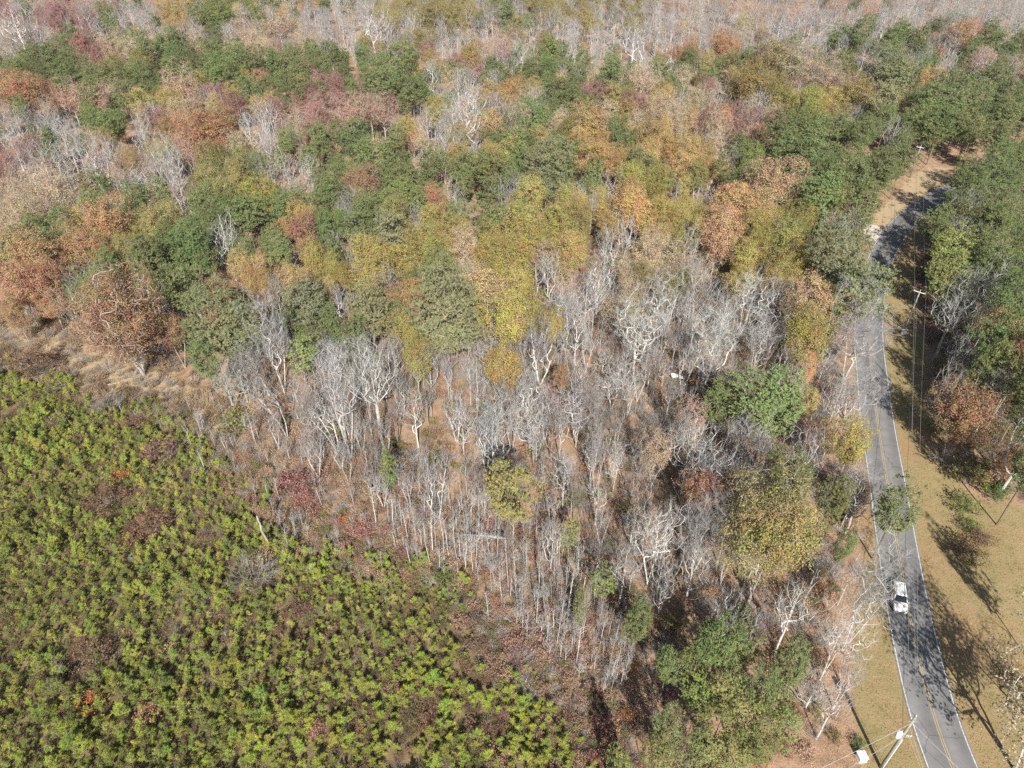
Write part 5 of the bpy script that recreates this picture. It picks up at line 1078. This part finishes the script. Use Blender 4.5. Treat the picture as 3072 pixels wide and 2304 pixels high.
# ------------------------------------------------------------------ logs, snag and blown-down pine
MLOG = mat_bark('dead_wood', (.17, .145, .12), (.43, .40, .36), False)
def log(name, a, b, r0, r1, label, za=.15, zb=.15, stubs=3, cat='log'):
    a = Vector((*a, float(gz(*a)[0]) + za)); b = Vector((*b, float(gz(*b)[0]) + zb)); rr = random.Random(int(a.x * 91) % 997)
    mb = MB(); pts = []
    for i in range(9):
        u = i / 8; p = a.lerp(b, u) + Vector((rr.uniform(-1, 1), rr.uniform(-1, 1), rr.uniform(-.4, .4))) * .05 * (b - a).length * .3; pts.append(p)
    mb.tube(pts, [r0 + (r1 - r0) * i / 8 * rr.uniform(.9, 1.1) for i in range(9)], 9)
    o = mb.obj(name, MLOG, None, True); tag(o, label, cat)
    for k in range(stubs):
        i = rr.randrange(2, 8); q = pts[i]; d = Vector((rr.uniform(-1, 1), rr.uniform(-1, 1), rr.uniform(.1, .9))).normalized() * rr.uniform(.4, 1.3)
        s = MB(); s.tube([q, q + d * .5 + Vector((0, 0, .03)), q + d], [r1 * .6, r1 * .4, .01], 5); s.obj('branch_stub', MLOG, o)
    return o
for args in LOGS: log(*args[:2], *args[2:])

# blown-down pine: brown stripped limbs fanning from a snapped trunk
def downed(x, y, rz, L, label):
    rr = np.random.default_rng(8); root = empty('fallen_pine', (x, y, float(gz(x, y)[0])), rz)
    mb = MB(); mb.tube([(0, 0, 3.2), (L * .3, 0, 2.5), (L * .65, .2, 1.5), (L, .3, .5)], [.2, .17, .12, .04], 8); mb.obj('trunk', MLOG, root, True)
    mb = MB(); mb.tube([(-.3, 0, -.4), (-.2, 0, 1.6), (0, 0, 3.3)], [.26, .22, .2], 8); mb.obj('stump', MLOG, root, True)
    p0 = []; p1 = []
    for k in range(54):
        u = .2 + .8 * k / 54; q = np.array([L * u, .2 * u, 3.2 - 2.7 * u]); sgn = 1 if k % 2 else -1
        d = unit(np.array([.55, sgn * rr.uniform(.3, 1), rr.uniform(-.5, .3)])); p0.append(q); p1.append(q + d * rr.uniform(.9, 2.2) * (1.15 - u * .6))
    p0, p1 = np.array(p0), np.array(p1); v, f = tubes(p0, p1, np.full(len(p0), .045), np.full(len(p0), .012), 4)
    link('crown', np_mesh('crown', v, f, (MLOG,)), root); tag(root, label, 'fallen tree')
downed(*DOWNED, 'snapped fallen pine with a fan of bare pale limbs beside a light green pine')

# ------------------------------------------------------------------ white car
MW = NT('white_car_paint').bsdf((.70, .71, .72), .28, 0, .5); MGL = NT('dark_car_glass').bsdf((.012, .016, .022), .08, 0, .6)
MBK = plain('black_plastic', (.025, .025, .027), .6); MTY = plain('tyre_rubber', (.03, .03, .03), .85); MRM = NT('alloy_rim').bsdf((.45, .46, .47), .35, .8, .5)
MHL = NT('headlight_lens').bsdf((.62, .66, .70), .1, 0, .6); MTL = NT('tail_lens').bsdf((.35, .02, .015), .2, 0, .5)
def loft(name, secs, mat, parent, smooth=True):
    n = len(secs[0]); mb = MB(); v = [p for s in secs for p in s]; f = []
    for i in range(len(secs) - 1):
        for k in range(n): f.append((i * n + k, i * n + (k + 1) % n, (i + 1) * n + (k + 1) % n, (i + 1) * n + k))
    f.append(tuple(range(n))[::-1]); f.append(tuple((len(secs) - 1) * n + k for k in range(n))); mb.add(v, f)
    o = mb.obj(name, mat, parent, smooth)
    if smooth:
        md = o.modifiers.new('edges', 'EDGE_SPLIT'); md.split_angle = R(38)
    return o
def car(x, y, rz, label):
    c = empty('car', (x, y, .026), rz); tag(c, label, 'car')
    def sec(X, w, zb, zt, cr):
        h = [(w * .90, zb), (w * .98, zb + .12), (w, zb + .34), (w * .985, zt - .14), (w * .93, zt - .04), (w * .80, zt), (w * .4, zt + cr), (0, zt + cr * 1.2)]
        return [(X, -a, z) for a, z in h] + [(X, a, z) for a, z in h[-2::-1]]
    S = [(-2.42, .74, .46, .86, .0), (-2.34, .86, .36, 1.02, .0), (-2.05, .93, .26, 1.06, .0), (-1.3, .95, .24, 1.05, .0), (0, .95, .24, 1.04, .0), (.95, .945, .24, 1.03, .02), (1.5, .93, .25, .99, .035),
         (2.0, .90, .27, .92, .03), (2.28, .82, .32, .80, .01), (2.40, .68, .40, .66, .0)]
    loft('body', [sec(*s) for s in S], MW, c)
    # cabin: white pillars and roof, dark glass let in
    B = [(-2.34, .84), (1.05, .86)]; T_ = [(-2.02, .66), (.22, .64)]; zb, zt = 1.03, 1.64
    def ring(z, xr, xf, w): return [(xr, -w, z), (xr * .5 + xf * .5, -w * 1.03, z), (xf - .12, -w, z), (xf, -w * .88, z), (xf + .07, 0, z), (xf, w * .88, z), (xf - .12, w, z), (xr * .5 + xf * .5, w * 1.03, z), (xr, w, z)]
    R0, R1, R2 = ring(zb, -2.36, 1.02, .90), ring(zt, -2.12, .24, .74), ring(zt + .07, -1.98, .06, .62)
    mb = MB(); n = len(R0); v = R0 + R1 + R2; f = [(i * n + k, i * n + (k + 1) % n, (i + 1) * n + (k + 1) % n, (i + 1) * n + k) for i in range(2) for k in range(n)] + [tuple(2 * n + k for k in range(n))]
    mb.add(v, f); mb.obj('cabin', MW, c)
    def pane(name, q, off=.012):
        q = [Vector(p) for p in q]; nr = (q[1] - q[0]).cross(q[3] - q[0]).normalized(); ce = sum(q, Vector()) / 4
        if nr.dot(ce - Vector((-.7, 0, 1.0))) < 0: nr = -nr
        m = MB(); m.add([p + nr * off for p in q] + [p - nr * .01 for p in q], [(0, 1, 2, 3), (7, 6, 5, 4), (0, 4, 5, 1), (1, 5, 6, 2), (2, 6, 7, 3), (3, 7, 4, 0)]); return m.obj(name, MGL, c)
    def lerp(a, b, u): return tuple(a[i] + (b[i] - a[i]) * u for i in range(3))
    def quad(i, j, ring0, ring1, lo, hi, a, b): return [lerp(lerp(ring0[i], ring0[j], a), lerp(ring1[i], ring1[j], a), lo), lerp(lerp(ring0[i], ring0[j], b), lerp(ring1[i], ring1[j], b), lo),
                                                       lerp(lerp(ring0[i], ring0[j], b), lerp(ring1[i], ring1[j], b), hi), lerp(lerp(ring0[i], ring0[j], a), lerp(ring1[i], ring1[j], a), hi)]
    pane('windshield', quad(3, 4, R0, R1, .06, .92, .0, 1.0)); pane('windshield', quad(4, 5, R0, R1, .06, .92, .0, 1.0))
    for (i, j) in ((0, 1), (1, 2)): pane('side_window', quad(i, j, R0, R1, .10, .86, .06, .47)); pane('side_window', quad(i, j, R0, R1, .10, .86, .53, .95))
    for (i, j) in ((7, 8), (6, 7)): pane('side_window', quad(i, j, R0, R1, .10, .86, .05, .47)); pane('side_window', quad(i, j, R0, R1, .10, .86, .53, .94))
    pane('rear_window', quad(8, 0, R0, R1, .12, .86, .08, .92))
    for s in (-1, 1):
        for X in (-1.45, 1.45):
            w = MB(); w.tube([(X, s * .96, .34), (X, s * .73, .34)], .34, 20); wo = w.obj('wheel', MTY, c)
            w = MB(); w.tube([(X, s * .972, .34), (X, s * .90, .34)], .22, 16); w.obj('rim', MRM, wo)
        m = MB(); m.box((.86, s * 1.06, 1.10), (.14, .24, .16)); m.obj('mirror', MW, c, False, .03)
        m = MB(); m.box((2.20, s * .64, .74), (.26, .30, .15)); m.obj('headlight', MHL, c, False, .03)
        m = MB(); m.box((-2.34, s * .72, .86), (.14, .24, .32)); m.obj('tail_light', MTL, c, False, .02)
        m = MB(); m.tube([(-1.8, s * .55, 1.74), (-.2, s * .56, 1.74)], .018, 6); m.obj('roof_rail', MBK, c)
    m = MB(); m.box((2.37, 0, .58), (.10, .90, .22)); m.obj('grille', MBK, c, False, .02)
    m = MB(); m.box((2.36, 0, .36), (.14, 1.3, .12)); m.obj('bumper', MBK, c, False, .02)
    m = MB(); m.box((0, 0, .25), (4.2, 1.6, .12)); m.obj('underbody', MBK, c)
    m = MB(); m.tube([(1.06, -.55, 1.075), (1.10, .0, 1.09)], .012, 4); m.obj('wiper', MBK, c)
car(54.0, 60.0, math.atan2(-.955, -.295), 'white hatchback car driving down the left lane through tree shadows')

# ------------------------------------------------------------------ utility poles and lines
MPOLE = mat_bark('weathered_pole', (.16, .155, .12), (.33, .325, .28), False); MSTEEL = plain('galvanised_steel', (.50, .51, .52), .45, .6); MWHITE = plain('white_enamel', (.80, .81, .82), .4)
MWIRE = plain('aluminium_wire', (.46, .46, .45), .5, .3); MPORC = plain('grey_porcelain', (.66, .67, .69), .3); MDK = plain('dark_cable', (.06, .06, .06), .6)
def pole(x, y, H, label, arm=None, trans=False):
    r = empty('utility_pole', (x, y, float(gz(x, y)[0]))); tag(r, label, 'utility pole')
    m = MB(); m.tube([(0, 0, -.8), (0, 0, H * .5), (0, 0, H)], [.19, .165, .13], 12); m.obj('pole', MPOLE, r, True)
    if arm:
        ax, ay, z, L = arm; d = Vector((ax, ay, 0)).normalized(); m = MB(); m.tube([Vector((0, 0, z)) - d * L / 2 + Vector((d.y, -d.x, 0)) * .15, Vector((0, 0, z)) + d * L / 2 + Vector((d.y, -d.x, 0)) * .15], .075, 6); m.obj('crossarm', MWHITE, r)
        for u in (-.46, .46):
            q = d * L * u + Vector((d.y, -d.x, 0)) * .15; m = MB(); m.tube([(q.x, q.y, z + .05), (q.x, q.y, z + .28)], [.06, .04], 8); m.obj('insulator', MPORC, r)
    m = MB(); m.tube([(0, 0, H), (0, 0, H + .22), (0, 0, H + .38)], [.02, .07, .045], 8); m.obj('insulator', MPORC, r)
    if trans:
        m = MB(); m.tube([(-.52, .0, 7.35), (-.52, 0, 7.42), (-.52, 0, 8.3), (-.52, 0, 8.36)], [.25, .3, .3, .24], 14); t_ = m.obj('transformer', MWHITE, r, True)
        for s in (-.12, .12):
            m = MB(); m.tube([(-.52 + s, 0, 8.35), (-.52 + s * 1.6, s * .4, 8.66)], [.05, .03], 7); m.obj('bushing', MPORC, t_)
        m = MB(); m.box((-.22, 0, 7.9), (.3, .12, .5)); m.obj('bracket', MSTEEL, r)
        for k, (dx, z) in enumerate(((.45, 7.6), (.55, 7.75), (.7, 7.9))):
            m = MB(); m.tube([(dx, -.1 * k, z - .12), (dx, -.1 * k, z + .14)], [.06, .05], 8); m.obj('insulator', MPORC, r)
        m = MB(); m.tube([(0, -.1, 7.5), (.8, -.2, 7.75)], .03, 6); m.obj('bracket', MSTEEL, r)
        m = MB(); m.tube([(.19, -.12, .2), (.17, -.12, 6.9)], .045, 8); m.obj('conduit', MWHITE, r)
        m = MB(); m.tube([(-.45, 0, 10.6), (0, 0, 10.62), (.5, 0, 10.6)], .035, 6); m.obj('bracket', MSTEEL, r)
    return r
pole(42.4, 37.5, 11.6, 'grey wooden utility pole with white transformer at the bottom right corner', None, True)
pole(85.4, 129.3, 9.4, 'utility pole with a white crossarm right of the road among shadows', (.75, -.65, 9.2, 2.3))
pole(124.4, 215.0, 10.0, 'thin distant utility pole on the tan grass bank past the bend', (.8, -.6, 9.6, 2.0))
def wire(a, b, sag, label, r=.016, mat=None):
    a, b = Vector(a), Vector(b); n = 28
    m = MB(); m.tube([a.lerp(b, i / n) - Vector((0, 0, sag * 4 * (i / n) * (1 - i / n))) for i in range(n + 1)], r, 4)
    o = m.obj('power_line', mat or MWIRE); tag(o, label, 'power line', 'power lines'); return o
wire((42.4, 37.5, 11.95), (84.6, 130.1, 9.5), 1.3, 'highest wire from the transformer pole to the white crossarm')
wire((42.9, 37.5, 10.65), (86.3, 128.6, 9.5), 1.4, 'wire from the pole bracket to the far end of the white crossarm')
wire((42.0, 37.5, 10.62), (85.3, 129.2, 8.0), 1.5, 'middle wire running over the car to the crossarm pole')
wire((42.5, 37.4, 7.2), (85.4, 129.2, 6.6), 1.6, 'lowest dark cable over the car along the road', .022, MDK)
wire((84.6, 130.1, 9.5), (123.6, 215.6, 9.9), 1.2, 'left wire from the crossarm pole to the distant pole')
wire((86.3, 128.6, 9.5), (125.2, 214.4, 9.9), 1.2, 'right wire from the crossarm pole to the distant pole')
wire((85.4, 129.2, 6.6), (124.4, 214.9, 7.0), 1.2, 'low dark cable from the crossarm pole to the distant pole', .02, MDK)
wire((42.3, 37.4, 10.5), (12.0, 26.0, 8.0), .6, 'upper pale wire dropping left from the transformer pole over the brown brush')
wire((42.3, 37.4, 7.6), (12.0, 24.0, 6.0), .6, 'lower pale wire dropping left from the transformer pole over the brown brush')
wire((42.5, 37.3, 10.5), (56.0, 18.0, 9.0), .5, 'pale wire dropping right from the transformer pole across the road')
wire((42.5, 37.3, 9.5), (44.3, 24.0, 3.0), .1, 'taut guy wire beside the transformer pole shaft')
wire((42.55, 37.35, 8.6), (45.0, 24.0, 2.2), .1, 'second taut guy wire beside the transformer pole shaft')

# ------------------------------------------------------------------ white cabinet, pedestals, sheets in the wood
def cabinet(x, y, rz, label):
    r = empty('utility_cabinet', (x, y, float(gz(x, y)[0])), rz); r.scale = (.8, .8, .8); tag(r, label, 'cabinet')
    m = MB(); m.box((0, 0, .06), (1.3, 1.35, .22)); m.obj('plinth', plain('pad_concrete', (.38, .37, .35), .9), r)
    m = MB(); m.box((0, 0, .62), (1.12, 1.12, .92)); m.obj('box', MWHITE, r, False, .03)
    for s in (-1, 1):
        m = MB(); m.add([(s * .005, -.66, 1.16), (s * .64, -.66, 1.09), (s * .64, .66, 1.09), (s * .005, .66, 1.16), (s * .005, -.66, 1.10), (s * .64, -.66, 1.03), (s * .64, .66, 1.03), (s * .005, .66, 1.10)],
                        [(0, 1, 2, 3), (7, 6, 5, 4), (0, 4, 5, 1), (1, 5, 6, 2), (2, 6, 7, 3), (3, 7, 4, 0)]); m.obj('lid', MWHITE, r)
        m = MB(); m.box((s * .28, -.575, .6), (.52, .03, .8)); d = m.obj('door', MWHITE, r, False, .008); m = MB(); m.box((s * .06, -.60, .62), (.03, .03, .16)); m.obj('handle', MSTEEL, d)
cabinet(CAB[0], CAB[1], .12, 'white metal cabinet with a seamed lid in the grass near the transformer pole')
for i, (x, y) in enumerate(PEDS):
    r = empty('utility_pedestal', (x, y, float(gz(x, y)[0]))); tag(r, ('left', 'right')[i] + ' one of two small pale utility pedestals in shade near the crossarm pole', 'pedestal')
    m = MB(); m.box((0, 0, .45), (.38, .38, 1.0)); m.obj('post', plain('pale_green_plastic', (.55, .60, .58), .5), r, False, .04); m = MB(); m.box((0, 0, 1.0), (.46, .46, .16)); m.obj('cap', MWHITE, r, False, .05)
def sheet(x, y, z, w, d, rz, tx, label):
    mb = MB(); n = 24; v = []; f = []
    for j, yy in enumerate((-d / 2, 0, d / 2)):
        for i in range(n + 1):
            u = -w / 2 + w * i / n; v.append((u, yy, .03 * math.sin(i * 2.1) + (.05 if j == 1 else 0)))
    for j in range(2):
        for i in range(n): f.append((j * (n + 1) + i, j * (n + 1) + i + 1, (j + 1) * (n + 1) + i + 1, (j + 1) * (n + 1) + i))
    mb.add(v, f); o = mb.obj('metal_sheet', MWHITE); sm = o.modifiers.new('thickness', 'SOLIDIFY'); sm.thickness = .02
    o.location = (x, y, float(gz(x, y)[0]) + z); o.rotation_euler = (tx, 0, rz); tag(o, label, 'metal sheet'); return o
for s in SHEETS: sheet(*s)

# ------------------------------------------------------------------ labels that single each plant out
ONES = ['', 'first', 'second', 'third', 'fourth', 'fifth', 'sixth', 'seventh', 'eighth', 'ninth', 'tenth', 'eleventh', 'twelfth', 'thirteenth', 'fourteenth', 'fifteenth', 'sixteenth', 'seventeenth', 'eighteenth', 'nineteenth']
TENS = {2: ('twentieth', 'twenty'), 3: ('thirtieth', 'thirty'), 4: ('fortieth', 'forty'), 5: ('fiftieth', 'fifty'), 6: ('sixtieth', 'sixty'), 7: ('seventieth', 'seventy'), 8: ('eightieth', 'eighty'), 9: ('ninetieth', 'ninety')}
def ordw(i):
    if i < 20: return ONES[i]
    return TENS[i // 10][0] if i % 10 == 0 else TENS[i // 10][1] + '-' + ONES[i % 10]
def from_left(i): return 'leftmost' if i == 0 else ordw(i + 1) + ' from left'
groups = {}
BAND = ['along the top edge', 'just below the top edge', 'in the far wood', 'in the upper wood', 'above the middle', 'in the middle wood', 'in the front wood', 'near the pine field', 'in the lower wood', 'at the bottom edge']
RBAND = ['near the top', 'in the upper part', 'above the middle', 'at middle height', 'in the lower part', 'near the bottom']
vmax = max(in_view(t['x'], t['y'], t['H'] * .7)[2] for t in ALL if t['o'].name.startswith('sapling')); vmin = min(in_view(t['x'], t['y'], t['H'] * .7)[2] for t in ALL if t['o'].name.startswith('sapling'))
for t in ALL:
    iv, u, v = in_view(t['x'], t['y'], t['H'] * .7)
    t['u'], t['v'] = u, v
    if t['done'] or t['k'] == 'S': continue
    nm = t['o'].name.split('.')[0]
    rd = float(road_dist(t['x'], t['y'])[0])
    col = 'left' if u < .25 else 'centre left' if u < .5 else 'centre right' if u < .75 else 'right'
    if nm == 'young_pine': key = ('young', int((1.02 - v) * 34))
    elif nm == 'sapling': key = ('sapling', int((v - vmin) / (vmax - vmin + .001) * 9))
    elif rd > 0 and t['y'] < 170: key = (t['k'], 'right of the road', int(v * 6))
    else: key = (t['k'], int(min(v, .999) * 10), col)
    groups.setdefault(key, []).append(t)
for key, ts in groups.items():
    ts.sort(key=lambda t: t['u'])
    for i, t in enumerate(ts):
        o_ = from_left(i)
        if key[0] == 'young':
            lb = 'bushy young pine, %s in the %s row up from the bottom' % (o_, ordw(max(1, key[1] + 1))); t['o']['group'] = 'planted young pines at the bottom of the field'
        elif key[0] == 'sapling':
            lb = 'thin pale leafless sapling, %s in the %s rank of the thicket' % (o_, ordw(key[1] + 1)); t['o']['group'] = 'thin saplings at the edge of the wood'
        elif key[1] == 'right of the road':
            a, b = LOOK[t['k']]; lb = '%s %s, %s right of the road %s' % (a, b, o_, RBAND[min(5, max(0, key[2]))]); t['o']['group'] = 'trees right of the road'
        else:
            a, b = LOOK[t['k']]
            size = 'small ' if t['W'] < 4.8 else ('broad ' if t['W'] > 10 else '')
            lb = '%s %s, %s %s, %s' % (a, b, o_, BAND[max(0, min(9, key[1]))], key[2])
            if size and len(lb.replace('-', ' ').split()) < 16: lb = size + lb
            t['o']['group'] = {'P': 'green pines of the wood', 'p': 'green pines of the wood', 'L': 'green pines of the wood', 'B': 'leafless trees of the wood', 'b': 'leafless trees of the wood', 'e': 'leafless trees of the wood'}.get(t['k'], 'autumn trees of the wood')
        t['o']['label'] = lb
sh = {}
for t in ALL:
    if t['k'] == 'S': sh.setdefault((t['c'], 'upper left' if t['v'] < .68 and t['u'] < .4 else 'right of the road' if t['u'] > .85 else 'lower left' if t['u'] < .34 else 'bottom middle'), []).append(t)
for (c, z), ts in sh.items():
    ts.sort(key=lambda t: t['u'])
    for i, t in enumerate(ts):
        w = {'upper left': 'in the upper left of the pine field', 'right of the road': 'right of the road', 'lower left': 'among the young pines at lower left', 'bottom middle': 'between young pines and saplings'}[z]
        t['o']['label'] = '%s %s shrub, %s %s' % ('wide' if t['W'] > 5 else 'low', c, from_left(i), w); t['o']['group'] = 'shrubs standing out in the field and roadside'

# ------------------------------------------------------------------ haze
HZ = 6e-05
if HZ:
    mb = MB(); mb.box((0, 1000, 44), (3200, 3500, 92)); me = mb.mesh('haze')
    o = link('haze', me); t = NT('pale_haze'); t.t.nodes.remove(t.t.nodes.get('x')) if t.t.nodes.get('x') else None
    pv = t.n('ShaderNodeVolumePrincipled'); pv.inputs['Color'].default_value = (.86, .90, .96, 1); pv.inputs['Density'].default_value = HZ; pv.inputs['Anisotropy'].default_value = .1
    t.l(pv.outputs[0], t.out.inputs['Volume']); o.data.materials.append(t.m); tag(o, 'thin pale haze in the air over the whole wood', kind='stuff')
print('things', len(ALL), 'tris', sum(len(m.loop_triangles) or len(m.polygons) for m in bpy.data.meshes))
